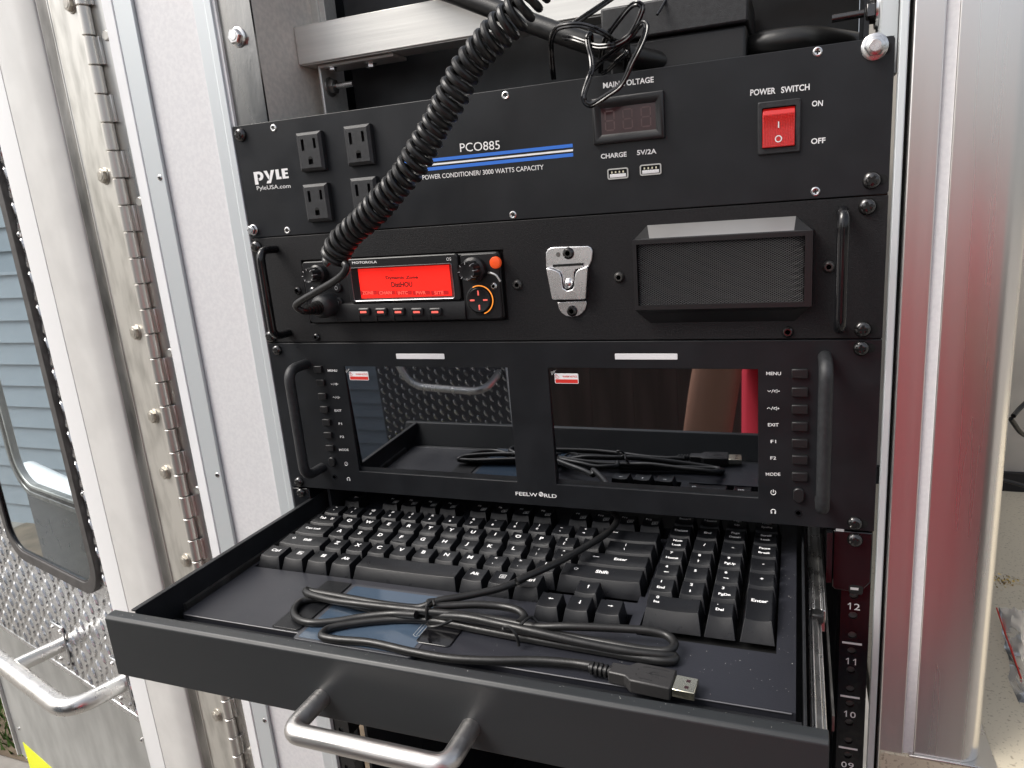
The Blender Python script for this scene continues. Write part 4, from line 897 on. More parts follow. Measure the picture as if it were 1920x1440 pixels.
# ================================================================ KEYBOARD DRAWER
kd = thing('pull_out_drawer', 'black pull out rack drawer with a brushed steel bar handle, fully extended', 'drawer', (225,-100,-366))
FYK_ = -157.5
FX0, FX1, FY, FZ1, FZ0 = 4.0, 447.5, -195.0, -322.5, -366.5
mb = MB(); mb.prism([(FY,FZ0),(FY,FZ1-2.2),(FY+1.8,FZ1-.3),(FY+5,FZ1),(FY+8,FZ1),(FY+24,FZ1-21),(FY+22.5,FZ1-21),(FY+7.5,FZ1-2),(FY+2.4,FZ1-2),(FY+2.2,FZ0)], FX0, FX1, 'x'); put('front_panel', mb, mat('drawer_front_paint', (.021,.0235,.0255), .40, bump=.1, bscale=2600, rvar=.04, vscale=50), kd, bevel=1.1, seg=4)
mb = MB(); mb.box(FX0,FX0+1.5,FY+2.3,FY+9.3,FZ0,FZ1-2.2); mb.box(FX1-1.5,FX1,FY+2.3,FY+9.3,FZ0,FZ1-2.2); put('front_end_plate', mb, powder, kd)
mb = MB(); mb.box(21,437,FY+9.8,150,-357,-355.2); put('tray_floor', mb, powder, kd)
mb = MB(); mb.box(21.3,436.8,FY+22,FYK_-1.2,-352,-343.6); put('tray_front_ledge', mb, powder, kd, bevel=.5)
mb = MB(); mb.box(20,21.2,FY+9.7,150,-361,-321.5); mb.box(17,20,FY+9.7,150,-323,-321.6); put('tray_side', mb, powder, kd, bevel=.3)
mb = MB(); mb.box(437,438.4,FY+9.7,150,-361,-327); put('tray_side', mb, powder, kd, bevel=.3)
hx0, hx1, hz, hd = 171, 268, -352.5, 29
mb = MB(); pth = roundpath([(hx0,FY,hz),(hx0,FY-hd,hz),(hx1,FY-hd,hz),(hx1,FY,hz)], 9, 8); mb.tube(pth, 5.6, 20); put('bar_handle', mb, brush, kd)
# slides, ears
mb = MB(); mb.prism([(441,-338.5),(449,-338.5),(449,-340),(447.6,-340.4),(446.4,-339.4),(444.6,-340.6),(442.6,-339.6),(441,-341)], -178, -52, 'y')
# slide profile is drawn in plan-section so build as boxes
mb = MB(); mb.box(440.6,446.2,-176,-40,-349,-337.5); mb.box(446.4,448.0,-176,-40,-349,-340); mb.box(441.8,443.2,-176,-40,-337.4,-336.2)
put('inner_slide', mb, steel, kd, bevel=.8)
mb = MB(); mb.box(441,450.5,-66,70,-350,-335.5); mb.box(443,444.4,-66.2,70,-335.4,-334.6); mb.box(447.6,449,-66.2,70,-335.4,-334.6); put('outer_slide', mb, steel, kd, bevel=.8)
mb = MB(); mb.box(441.5,449.5,-73,-64,-341,-334.8); put('slide_stop', mb, rubber, kd, bevel=1.5)
mb = MB(); mb.box(451,452.2,-150,60,-353,-344); put('slide_flange', mb, dirty, kd)
mb = MB(); mb.box(20,24,-150,100,-352,-338); put('left_slide', mb, dirty, kd)
e = [P(x,y,-.8) for x,y in ((1562.5,1000),(1637,1000),(1630,1092),(1620,1104),(1609,1112),(1563,1107))]
mb = MB(); mb.prism([(e[0].x,-7*U-.6),(W19-.5,-7*U-.6),(e[2].x+1,e[2].z),(e[3].x,e[3].z),(e[4].x,e[4].z),(e[5].x+.5,e[5].z+1),(e[0].x,e[5].z+3)], -1, 1.6); put('mounting_ear', mb, gloss, kd, bevel=.8)
mb = MB(); mb.box(e[0].x-4.2,e[0].x-.5,-5,80,e[5].z+8,-7*U-.8); put('ear_flange', mb, gloss, kd)
mb = MB(); mb.box(.5,17.5,-1,1.6,-8*U+1,-7*U-.6); put('mounting_ear', mb, gloss, kd, bevel=.8)
mb = MB(); mb.box(17.6,19.5,-1,80,-8*U+3,-7*U-.8); put('ear_flange', mb, gloss, kd)
for x, y in ((1603,1012),(565,923)):
    p = P(x,y,-1); phillips(kd, Vector((p.x,-1,p.z)), 5.0 if x > 900 else 4.4, blkm, h=3.2)
mb = MB(); p = P(1602,1107,-1.2); mb.prism(rrect(p.x-3.5,p.x+5.5,p.z-3,p.z+4,2), -1.12,-1.02); put('slot', mb, void, kd)
for x, y in ((1575,994),(1602,1104)):
    p = P(x,y,-1.2); mb = MB(); mb.box(p.x-2.6,p.x+2.6,-1.3,-1.1,p.z-.9,p.z+.9); put('ear_mark', mb, inkd, kd)
# ================================================================ KEYBOARD
kb_ = thing('keyboard', 'full size black keyboard with white legends and touchpad lying in the drawer', 'keyboard', (232,-60,-355))
BZ = -340.0
bx_ = (28.0, 433.5); 
fl_ = PZ(342,1142,BZ); fr_ = PZ(1480,1343,BZ)
FYK = -157.5
# deck with keyboard wells
wx = [bx_[0], 30.8, 337.6, 339.2, 422.5, bx_[1]]; wy = [FYK, -110, -88.6, 62]
mb = MB()
def deck(x0,x1,y0,y1,z): mb.box(x0,x1,y0,y1,z-6,z)
BED = [(bx_[0],30.6,FYK,62),(30.6,337.8,-88.9+0,-88.9+0),]
mb.box(bx_[0],30.4,-110,62,-354,BZ); mb.box(bx_[0],bx_[1],FYK,-110,-354,BZ); mb.box(30.4,269.5,-110,-89.6,-354,BZ-.001); mb.box(338,341.2,-110,62,-354,BZ); mb.box(422.8,bx_[1],-110,62,-354,BZ)
mb.box(30.4,338,11.6,18.5,-354,BZ-.002); mb.box(30.4,338,38,62,-354,BZ-.002)
mb.box(269.5,272.0,-110,-89.6,-354,BZ-.002); mb.box(334.5,338,-110,-67,-354,BZ-.002)
mb.box(272,290.5,-88.6,-74.5,-354,BZ-.6); mb.box(313,334.5,-88.6,-74.5,-354,BZ-.6)
mb.box(54.9,76,18.5,38,-354,BZ-.003); mb.box(155.3,163.6,18.5,38,-354,BZ-.003); mb.box(244,254,18.5,38,-354,BZ-.003)
put('deck', mb, mat('deck_plastic', (.021,.022,.028), .34, bump=.12, bscale=2200, rvar=.05, vscale=80), kb_)
mb = MB(); mb.box(30.4,422.8,-109.9,61.9,-354,-349); put('key_well', mb, void, kb_)
mb = MB(); mb.tube([(bx_[0]+2,FYK-.4,BZ-.5),(bx_[1]-2,FYK-.4,BZ-.5)], .45, 6); put('deck_front_edge', mb, mat('deck_edge', (.09,.09,.10), .3), kb_)
KT = -330.6                                     # top of the keys
keym = mat('key_plastic', (.008,.0085,.010), .33, spec=.32, bump=.22, bscale=2600, rvar=.06, vscale=200)
def key(x0, x1, y0, y1, legs=(), tall=0, steep=1.0):
    """x0..x1, y0..y1: footprint; legs: (text, relative x, relative y, height, width or None)"""
    tx0, tx1 = x0+2.9, x1-2.9; ty0, ty1 = y0+4.9*steep, y1-1.6; n = 7; zt = KT+tall; zb = BZ-3
    mb = MB(); base = []; lip = []; top = []; w = tx1-tx0
    sag = .75 if w < 60 else .5
    g = .45
    def row(y, z, xa, xb): return [(xa+(xb-xa)*i/(n-1), y, z-(sag*(1-((2*i/(n-1))-1)**2) if z > zb+1 else 0)) for i in range(n)]
    rows = [row(y0+g, zb, x0+g, x1-g), row(ty0-.5, zt-1.3, tx0-.35, tx1+.35), row(ty0, zt-.95, tx0, tx1), row((ty0+ty1)/2, zt-.25, tx0, tx1), row(ty1, zt+.35, tx0, tx1), row(ty1+.4, zt-.2, tx0-.3, tx1+.3), row(y1-g, zb, x0+g, x1-g)]
    vs = [p for r in rows for p in r]; fs = []
    for r in range(len(rows)-1):
        for i in range(n-1): fs.append((r*n+i, r*n+i+1, (r+1)*n+i+1, (r+1)*n+i))
    fs.append(tuple(r*n for r in range(len(rows)-1, -1, -1))); fs.append(tuple(r*n+n-1 for r in range(len(rows))))
    mb.add(vs, fs); k = put('key', mb, keym, kb_, bevel=.35, seg=2)
    if legs:
        lb = MB()
        for s, rx, ry, h, *wd in legs:
            h = h*1.18 if isinstance(s, str) else h
            cx = tx0+(tx1-tx0)*rx; cy = ty0+(ty1-ty0)*ry
            def zz(x, y):
                fy = (y-ty0)/(ty1-ty0); fx = (2*(x-tx0)/(tx1-tx0)-1); return zt-.95+1.3*fy-sag*(1-fx*fx)+.12
            tmp = MB()
            if callable(s): s(tmp, cx, cy, h)
            else:
                wtext = wd[0] if wd else textmesh(s, .03)[2]*h/.73*1.1
                text(None, s, (cx-wtext/2,cy-h/2,0), (cx+wtext/2,cy-h/2,0), h, up=(0,1,0), bold=.03, mb=tmp)
            lb.add([(v[0], v[1], zz(v[0], v[1])) for v in tmp.v], tmp.f)
        put('legend', lb, ink, k, sm=False, fixn=False)
    return k
def arrow(dx, dy, L=3.6, head=1.5):
    def f(mb, cx, cy, h):
        a = .32; u = Vector((dx,dy,0)); v = Vector((-dy,dx,0)); c = Vector((cx,cy,0))
        mb.add([c-u*L/2-v*a, c-u*L/2+v*a, c+u*(L/2-head)+v*a, c+u*(L/2-head)-v*a], [(0,1,2,3)]); mb.add([c+u*(L/2-head)+v*head*.6, c+u*L/2, c+u*(L/2-head)-v*head*.6], [(0,1,2)])
    return f
def shiftmark(mb, cx, cy, h):
    o_ = [(-1,0),(-2,0),(0,1.7),(2,0),(1,0),(1,-1.2),(-1,-1.2)]; i_ = [(-.6,-.35),(-1.05,-.35),(0,.95),(1.05,-.35) ,(.6,-.35),(.6,-.8),(-.6,-.8)]
    vs = [(cx+a,cy+b,0) for a,b in o_]+[(cx+a,cy+b,0) for a,b in [(-.65,.35),(-1.1,.35),(0,1.25),(1.1,.35),(.65,.35),(.65,-.85),(-.65,-.85)]]
    n = 7; mb.add(vs, [(i,(i+1)%n,n+(i+1)%n,n+i) for i in range(n)])
def winmark(mb, cx, cy, h):
    for a in (-1,1):
        for b in (-1,1):
            x0, x1 = sorted((a*.15, a*1.9)); y0, y1 = sorted((b*.15, b*1.7)); mb.add([(cx+x0,cy+y0,0),(cx+x1,cy+y0,0),(cx+x1,cy+y1,0),(cx+x0,cy+y1,0)], [(0,1,2,3)])
def boxmark(lines):
    def f(mb, cx, cy, h):
        w, q = 2.3, 2.0
        for x0,x1,y0,y1 in ((-w,w,q-.35,q),(-w,w,-q,-q+.35),(-w,-w+.35,-q,q),(w-.35,w,-q,q)): mb.add([(cx+x0,cy+y0,0),(cx+x1,cy+y0,0),(cx+x1,cy+y1,0),(cx+x0,cy+y1,0)], [(0,1,2,3)])
        if lines:
            for y in (-.8,0,.8): mb.add([(cx-1.2,cy+y-.17,0),(cx+1.2,cy+y-.17,0),(cx+1.2,cy+y+.17,0),(cx-1.2,cy+y+.17,0)], [(0,1,2,3)])
    return f
def tabmark(mb, cx, cy, h):
    for s, y in ((-1,.8),(1,-.8)):
        arrow(s,0,3.4,1.2)(mb, cx, cy+y, h)
PX = 19.65; LX = 0.38; LY = .62
def K(cx, cy, legs, w=PX, d=19.4, **k): return key(cx-w/2, cx+w/2, cy-d/2, cy+d/2, legs, **k)
def L1(s, h=3.3): return [(s, LX, LY, h)]
def L2(a, b, h=2.1): return [(a, LX, .80, h), (b, LX, .36, h)]
RY = {'F':28.3, 'N':1.3, 'Q':-18.4, 'A':-38.2, 'Z':-57.9, 'C':-78.8}
K(45.3, RY['F'], [('Esc',.5,.6,2)]); 
for i, x in enumerate((86,105.2,124.9,144.6, 173.9,193.7,213.6,233.3, 264.2,284,304,324)): K(x, RY['F'], [('F%d' % (i+1),.3,.75,1.8), (boxmark(True),.72,.35,1)] )
x = 42.2
for a, b in zip('~!@#$%^&*()_+', "`1234567890-="): K(x, RY['N'], L2(a, b)); x += 19.6
key(x-19.6/2+.1, 336.6, RY['N']-9.7, RY['N']+9.7, [(arrow(-1,0,5,1.6),.22,.7,1)])
key(32,61.2,RY['Q']-9.8,RY['Q']+9.8,[('Tab',.3,.62,2.5),(tabmark,.72,.6,1)])
for i, s in enumerate('QWERTYUIOP'): K(71.1+19.65*i, RY['Q'], L1(s))
K(267.6, RY['Q'], L2('{','[')); K(287.2, RY['Q'], L2('}',']')); key(297.2,336.6,RY['Q']-9.8,RY['Q']+9.8,L2('|','\\'))
key(32,65.4,RY['A']-9.8,RY['A']+9.8,[('Caps Lock',.44,.6,2.0)])
for i, s in enumerate('ASDFGHJKL'):
    k = K(75.3+19.65*i, RY['A'], L1(s))
    if s in 'FJ': q = MB(); cx = 75.3+19.65*i; q.box(cx-2,cx+2,RY['A']-4.6,RY['A']-4,KT-1.9,KT-1.1); put('homing_bar', q, keym, k)
K(252.1, RY['A'], L2(':',';')); K(271.8, RY['A'], L2('"',"'")); key(281.8,336.6,RY['A']-9.8,RY['A']+9.8,[(arrow(-1,0,5,1.6),.22,.6,1),('Enter',.6,.6,2.4)])
key(32,76.8,RY['Z']-9.8,RY['Z']+9.8,[(shiftmark,.2,.6,1),('Shift',.55,.6,2.5)])
for i, s in enumerate('ZXCVBNM'): K(86.7+19.75*i, RY['Z'], L1(s))
for i, (a, b) in enumerate((('<',','),('>','.'),('?','/'))): K(225.2+19.7*i, RY['Z'], L2(a, b))
key(274.6,336.6,RY['Z']-10.6,RY['Z']+9.8,[(shiftmark,.16,.6,1),('Shift',.5,.6,2.9)])
for x0, x1, lg in ((32,54.6,[('Ctrl',.45,.6,2.8)]),(55,76.6,[('Fn',.5,.6,2.2),(boxmark(False),.5,.6,1)]),(77,98.6,[(winmark,.5,.6,1)]),(99,120,[('Alt',.42,.6,2.8)])):
    key(x0,x1,RY['C']-10.6,RY['C']+9.8,lg)
key(120.4,208,RY['C']-10.6,RY['C']+9.8)
for x0, x1, lg in ((208.4,228.6,[('Alt',.42,.6,2.8)]),(229,248.8,[(boxmark(True),.5,.6,1)]),(249.2,270.4,[('Ctrl',.45,.6,2.8)])): key(x0,x1,RY['C']-10.6,RY['C']+9.8,lg)
key(291.6,311.4,-88.2,-69.5,[(arrow(0,1,3.8,1.4),.5,.6,1)]); key(271.6,291.2,-109.3,-89,[(arrow(-1,0),.5,.62,1)]); key(291.6,311.4,-109.3,-89,[(arrow(0,-1,3.8,1.4),.5,.62,1)]); key(311.8,332,-109.3,-89,[(arrow(1,0),.5,.62,1)])
NX = (348.2,368.2,388.6,410.6); NW = 20.1
NR = {0:37.0, 1:16.5, 2:-4.2, 3:-24.3, 4:-44.9, 5:-65.5, 6:-88.5}
def NK(c, r, lg): K(NX[c]+1.2, NR[r], lg, w=NW if c < 3 else 21.5, d=20.2)
for c, lg in enumerate(([('Insert',.5,.6,2.2)],[('Home',.5,.6,2.2)],[('Page',.5,.82,1.9),('Up',.5,.4,1.9)],[('PrtSc',.5,.82,1.9),('SysRq',.5,.4,1.9)])): NK(c,0,lg)
for c, lg in enumerate(([('Delete',.5,.55,2.1)],[('End',.5,.55,2.1)],[('Page',.5,.78,1.9),('Down',.5,.36,1.9)],[('Scroll',.5,.78,1.9),('Lock',.5,.36,1.9)])): NK(c,1,lg)
for c, lg in enumerate(([('Num',.5,.78,1.9),('Lock',.5,.36,1.9)],[('/',.5,.6,2.4)],[('*',.5,.5,2.4)],[('Pause',.5,.78,1.9),('Break',.5,.36,1.9)])): NK(c,2,lg)
for c, lg in enumerate(([('7',.4,.82,2.2),('Home',.5,.34,2.0)],[('8',.4,.82,2.2),(arrow(0,1,2.8,1.2),.4,.3,1)],[('9',.4,.82,2.2),('PgUp',.5,.34,2.0)],[('-',.5,.6,2.4)])): NK(c,3,lg)
for c, lg in enumerate(([('4',.4,.82,2.2),(arrow(-1,0,3.6,1.2),.45,.34,1)],[('5',.4,.7,2.2)],[('6',.4,.82,2.2),(arrow(1,0,3.6,1.2),.45,.34,1)],[('+',.5,.6,2.4)])): NK(c,4,lg)
for c, lg in enumerate(([('1',.4,.82,2.2),('End',.45,.34,2.0)],[('2',.4,.82,2.2),(arrow(0,-1,2.8,1.2),.4,.3,1)],[('3',.4,.82,2.2),('PgDn',.5,.34,2.0)])): NK(c,5,lg)
key(342.2-1,NX[1]+1.2+NW/2-.2,NR[6]-10.4,NR[6]+12,[('0',.16,.86,2.2),('Ins',.16,.52,1.9)],steep=1.5)
key(NX[2]+1.2-NW/2+.2,NX[2]+1.2+NW/2-.2,NR[6]-10.4,NR[6]+12,[('.',.3,.95,2.4),('Del',.42,.52,2.0)],steep=1.5)
key(NX[3]+1.2-10.6,NX[3]+1.2+10.6,NR[6]-10.4,NR[5]+10,[('Enter',.5,.62,2.6)],steep=1.7)
# touchpad block
TZ = BZ+.15
a, b, c, d = PZ(668,1100,TZ), PZ(990,1138,TZ), PZ(560,1195,TZ), PZ(640,1190,TZ)
tx0, ty1_ = a.x-1, a.y; tx1 = PZ(798,1190,TZ).x; ty0_ = PZ(700,1218,TZ).y
mb = MB(); mb.prism(rrect(tx0-3,tx1+3,ty0_-2,ty1_+3,2.5), BZ-3, BZ+.35, 'z'); put('touchpad_frame', mb, mat('frame_grey', (.05,.052,.06), .3), kb_, bevel=.2)
mb = MB(); mb.prism(rrect(tx0,tx1,ty0_,ty1_,1.2), BZ-3, BZ+.55, 'z'); put('touchpad', mb, touch, kb_)
mb = MB(); mb.prism(rrect(tx0-26,tx0-4.5,ty0_+6,ty1_+3,2.5), BZ-3, BZ+.7, 'z'); tb = put('touchpad_button', mb, keym, kb_, bevel=.4)
mb = MB(); mb.prism(rrect(tx0-26.7,tx0-3.8,ty0_+5.3,ty1_+3.7,3), BZ-3, BZ+.04, 'z'); put('button_gap', mb, void, kb_)
a = PZ(822,1192,BZ+1); mb = MB(); mb.prism(rrect(a.x-12,a.x+12,a.y-9,a.y+12,3), BZ-3, BZ+.9, 'z'); put('touchpad_button', mb, gloss, kb_, bevel=.5)
mb = MB(); a, b = PZ(775,1190,BZ+.65), PZ(787,1172,BZ+.65)
for dx in (0,2.2,4.4): mb.tube([(a.x+dx,a.y,BZ+.62),(a.x+dx,a.y+12,BZ+.62)], .14, 4)
mb.tube([(a.x,a.y,BZ+.62),(a.x+2.2,a.y-1.5,BZ+.62),(a.x+4.4,a.y,BZ+.62)], .14, 4); put('scroll_mark', mb, inkd, kb_)
# dust
mb = MB()
def dust(n, fx0, fx1, fy0, fy1, z, r=(.12,.42)):
    for _ in range(n):
        x, y = rnd.uniform(fx0,fx1), rnd.uniform(fy0,fy1); q = rnd.uniform(*r)*(1 if rnd.random() < .8 else 1.5); a = rnd.uniform(0,3)
        mb.add([(x+q*math.cos(a+k*1.57)*(1 if k % 2 else .5), y+q*math.sin(a+k*1.57), z+.03) for k in range(4)], [(0,1,2,3)])
dust(55, 300, 432, -156, -112, BZ, (.1,.27)); dust(30, 423.5, 433, -110, 20, BZ, (.1,.3)); dust(60, 60, 300, -156, -112, BZ, (.08,.22))
dust(50, 10, 445, FY+3, FY+9, FZ1+.02, (.08,.22))
put('dust', mb, speck, kind='stuff', sm=False, fixn=False, label='pale dust specks on the keyboard deck and the drawer lip')
# ================================================================ USB CABLE
uc = thing('usb_cable', 'black keyboard cable folded into a tied bundle with a usb plug on the drawer', 'cable', (200,-140,-336))
def T8(pts): return [PZ(500+x/2.2857, 1060+y/2.2857, BZ+z) for x, y, z in pts]
def T7(pts): return [PZ(940+x/3, 900+y/3, BZ+z) for x, y, z in pts]
strands = [
 T7([(520,150,14),(590,168,16),(636,188,17),(650,228,17),(605,290,17),(480,372,17),(300,472,17),(100,562,16)]) + T8([(1100,58,14),(1000,98,12),(850,132,11),(745,150,11),(700,166,10),(640,182,8),(520,170,7),(400,150,6),(280,128,5),(190,112,5),(170,106,6),(180,122,7),(280,150,8),(400,166,9),(540,182,9),(690,198,9),(850,214,8),(1000,236,7),(1150,262,7),(1300,262,9),(1500,270,9),(1640,280,9),(1715,300,8),(1748,338,7),(1715,366,6),(1620,362,5),(1480,338,5),(1280,303,4),(1100,270,4)]),
 T8([(1080,250,8),(1105,222,8),(1075,192,9),(1000,175,9),(900,168,10),(800,172,10),(715,178,10)]),
 T8([(640,212,9),(540,208,6),(420,220,4),(300,240,3),(190,246,3),(130,225,3),(118,190,3),(150,155,3),(215,142,3),(300,152,3),(420,182,3),(560,204,3),(690,214,5),(850,222,10),(1000,252,10),(1150,285,10),(1350,330,8),(1550,368,6),(1690,384,5),(1745,388,3.5),(1740,408,3),(1650,404,3),(1400,362,3),(1200,328,3),(950,282,3),(800,252,3),(690,236,3),(560,232,3),(400,246,3),(285,266,3),(245,285,3),(240,305,3),(300,318,3),(450,332,3),(620,370,3),(780,398,3),(950,408,3.2),(1150,408,3.6),(1300,418,4),(1385,430,4.5),(1440,438,4.5)]),
]
mb = MB()
for s_ in strands: mb.tube(catmull(s_, 9), 2.55, 12)
put('cord', mb, rubber, uc)
for pts in (T8([(688,250,1),(685,215,8),(688,170,14),(712,152,15),(720,170,14)]), T8([(688,252,6),(700,262,8),(740,258,9),(795,236,10)]), T8([(1060,262,9),(1090,252,13),(1110,235,14),(1135,222,13),(1158,240,10)]), T8([(1055,286,10),(1015,278,13),(1020,264,14),(1045,268,14),(1070,300,10),(1082,344,3)]), T8([(700,160,14),(690,150,15),(720,145,15)])):
    mb = MB(); mb.tube(catmull(pts, 6), .95, 8); put('twist_tie', mb, rubber, uc)
# plug: axis from strain relief to the connector tip
pa = T8([(1385,432,5)])[0]; pbq = T8([(1480,452,5.5)])[0]; pc_ = T8([(1745,506,5.5)])[0]; pd_ = T8([(1852,526,5.5)])[0]
z_ = BZ+4.6
e_ = (pc_-pbq); e_.z = 0; e_.normalize(); n_ = Vector((-e_.y, e_.x, 0))
def along(base, d, s, zz): return (base.x+e_.x*d+n_.x*s, base.y+e_.y*d+n_.y*s, zz)
L0 = (pc_-pbq).length; Lr = (pbq-pa).length
mb = MB()
for k in range(5):
    d = -Lr*.92+k*Lr*.2; mb.lathe([(3.2,0),(3.6,.3),(3.6,1.5),(3.2,1.8)], along(pbq,d,0,z_), e_, 14)
mb.lathe([(2.5,0),(2.5,Lr)], along(pbq,-Lr,0,z_), e_, 12); put('strain_relief', mb, rubber, uc)
mb = MB(); sec = [(-4.6,-3.9),(4.6,-3.9),(4.6,3.6),(-4.6,3.6)]
def blk(d, w2, h0, h1): return [along(pbq,d,-w2,z_+h0), along(pbq,d,w2,z_+h0), along(pbq,d,w2,z_+h1), along(pbq,d,-w2,z_+h1)]
mb.rings([blk(-1,4.6,-4,3.4), blk(L0*.26,4.8,-4,3.4), blk(L0*.36,8.2,-4.2,3.7), blk(L0*.97,8.2,-4.2,3.7), blk(L0,7.9,-4,3.5)]); put('plug_body', mb, mat('plug_plastic', (.028,.027,.027), .42, bump=.25, bscale=900, rvar=.08, vscale=120), uc, bevel=.8)
mb = MB(); mb.rings([blk(L0+.05,6.2,-2.6,2.1), blk(L0+12.2,6.2,-2.6,2.1)]); cn = put('connector_shell', mb, gold, uc, bevel=.4)
for s in (-2.6,2.6):
    mb = MB(); c = along(pbq,L0+7.4,s,z_+2.16); mb.rings([[(c[0]+e_.x*a+n_.x*b, c[1]+e_.y*a+n_.y*b, z_+2.16) for a,b in ((-1.1,-1),(1.1,-1),(1.1,1),(-1.1,1))],[(c[0]+e_.x*a+n_.x*b, c[1]+e_.y*a+n_.y*b, z_+2.2) for a,b in ((-1.1,-1),(1.1,-1),(1.1,1),(-1.1,1))]]); put('shell_window', mb, meterd, cn)
mb = MB()
def em(pts, r=.22): mb.tube([along(pbq,L0*a,b,z_+3.74) for a,b in pts], r, 5)
em([(.48,4.6),(.56,5.4),(.9,5.4)]); em([(.48,-4.8),(.7,-5.0)]); em([(.55,.5),(.7,.2),(.88,.2)]); em([(.62,.4),(.68,-1.8),(.78,-1.8)]); em([(.6,.4),(.66,2.2),(.74,2.2)]); put('trident_emblem', mb, plas, uc)
for b in (-2.2,2.2):
    mb = MB(); c = along(pbq,L0*.42,b,z_+3.7); mb.lathe([(.45,0),(.45,.08)], c, (0,0,1), 8); put('mould_dot', mb, void, uc)
# ================================================================ CABLES ABOVE THE TOP UNIT
mb = MB(); mb.tube(catmull([P(500,-330,60),P(660,-120,45),P(780,-40,38),P(860,-8,34),P(940,22,30),P(1020,52,24),P(1100,80,20),P(1180,104,22),P(1260,120,40)], 8), 7.0, 18)
o = put('thick_black_conduit', mb, rubber, label='thick black conduit crossing behind the coiled cord above the top unit', cat='conduit')
mb = MB(); mb.tube(catmull([P(1395,100,60),P(1425,84,44),P(1480,76,40),P(1530,74,46),P(1600,84,70)], 8), 8.0, 18)
put('black_hose', mb, rubber, label='short glossy black hose lying behind the top right edge of the power conditioner', cat='hose')
tw = thing('thin_wires', 'tangle of thin black twin wires looping over the voltage meter', 'wires', (300,-10,0))
def W5(x, y): return 980+x/6.8577, y/6.8577
def wire(pts, r=1.05, twin=True):
    c = catmull([P(*W5(x,y), Y) for x, y, Y in pts], 8); mb = MB()
    if not twin: mb.tube(c, r, 8)
    else:
        for s in (-1,1):
            q = []
            for i, p in enumerate(c):
                t = (c[min(i+1,len(c)-1)]-c[max(i-1,0)]).normalized(); n = t.cross(Vector((0,-1,0))); n = n.normalized() if n.length > .01 else Vector((1,0,0))
                tw_ = .35*math.sin(i*.09); q.append(p+(n*math.cos(tw_)+Vector((0,1,0))*math.sin(tw_))*s*r*.85)
            mb.tube(q, r, 8)
    return put('wire', mb, gloss, tw)
wire([(400,1020,14),(380,850,10),(365,650,6),(372,500,0),(440,370,-6),(600,325,-10),(780,330,-10),(950,385,-10),(1080,450,-8),(1150,510,-5),(1230,560,0)])
wire([(520,480,6),(650,500,0),(800,550,-4),(950,600,-8),(1100,595,-10),(1200,570,-8),(1350,480,-8),(1450,330,-10),(1530,150,-12),(1530,80,-12),(1470,45,-12),(1380,90,-10),(1260,230,-8),(1130,400,-4),(1060,520,0),(1010,700,6),(1000,940,14)])
wire([(640,320,0),(800,210,4),(950,110,10),(1080,20,16),(1200,-60,20)])
wire([(1020,950,8),(1100,900,2),(1200,800,-2),(1330,690,-4),(1320,660,-2)], .8)
wire([(850,960,6),(1000,800,-2),(1200,640,-6),(1380,480,-8),(1480,350,-12),(1550,295,-16),(1590,345,-18),(1560,480,-20),(1490,640,-22),(1400,820,-22),(1310,1020,-22),(1230,1130,-22),(1100,1220,-22),(980,1300,-22),(880,1350,-22),(810,1320,-22),(785,1240,-22),(815,1120,-20),(865,980,-18),(895,880,-14),(885,740,-10),(850,600,-8),(838,490,-6),(870,440,-4),(880,540,-2)])
wire([(1730,190,20),(1790,90,24),(1850,-20,28)], .9, False)
wire([(1330,560,4),(1345,700,6),(1330,900,12)], 1.3)
# ================================================================ RIGHT EDGE DETAILS
def FLR(px, py): return PZ(px, py, -479.8)
pb2 = FLR(1895,1180)
q = []; nx, ny = 10, 14
a0 = FLR(1868,1150); a1 = FLR(1935,1160); b0 = FLR(1905,1330); b1 = FLR(1990,1360)
vs = []
for j in range(ny):
    for i in range(nx):
        u_, v_ = i/(nx-1), j/(ny-1); p = (a0.lerp(a1,u_)).lerp(b0.lerp(b1,u_),v_)
        vs.append((p.x+rnd.uniform(-2,2), p.y+rnd.uniform(-2,2), -478+rnd.uniform(2,6)*math.sin(math.pi*min(1,max(0,u_)))+3))
mb = MB(); mb.add(vs, [(j*nx+i,j*nx+i+1,(j+1)*nx+i+1,(j+1)*nx+i) for j in range(ny-1) for i in range(nx-1)])
put('plastic_sheet', mb, poly, label='crumpled clear plastic sheet on the speckled floor right of the pillar', cat='plastic sheet', fixn=False)
mb = MB(); mb.tube([FLR(1867,1158)+Vector((0,0,10)), FLR(1885,1210)+Vector((0,0,9)), FLR(1913,1288)+Vector((0,0,8))], .7, 6); put('red_thread', mb, redw, label='thin red wire lying over the plastic sheet at the right', cat='wire')
mb = MB(); cc = FLR(1888,1092)
for _ in range(90):
    x, y = cc.x+rnd.gauss(0,9), cc.y+rnd.gauss(0,7); a = rnd.uniform(0,3.1); l = rnd.uniform(1,3.6)
    mb.add([(x,y,-479.6),(x+l*math.cos(a),y+l*math.sin(a),-478.8+rnd.random()),(x+l*math.cos(a+.5),y+l*math.sin(a+.5),-479.4)], [(0,1,2)])
put('metal_shavings', mb, brass, kind='stuff', sm=False, fixn=False, label='brass coloured shavings scattered on the speckled floor')
for pts in (((1900,780,150),(1912,766,160),(1935,745,170)),((1895,785,150),(1915,812,160),(1940,822,170)),((1880,900,300),(1900,905,300),(1925,912,300))):
    mb = MB(); mb.tube(catmull([P(x,y,Y) for x,y,Y in pts],6), 2.0, 8); o = put('loose_wire', mb, rubber, label={780:'upper thin black wire rising behind the pillar at the right edge',785:'second thin black wire drooping behind the pillar at the right edge',900:'black wire lying low against the wall right of the pillar'}[pts[0][1]], cat='wire', group='black wires behind the pillar')

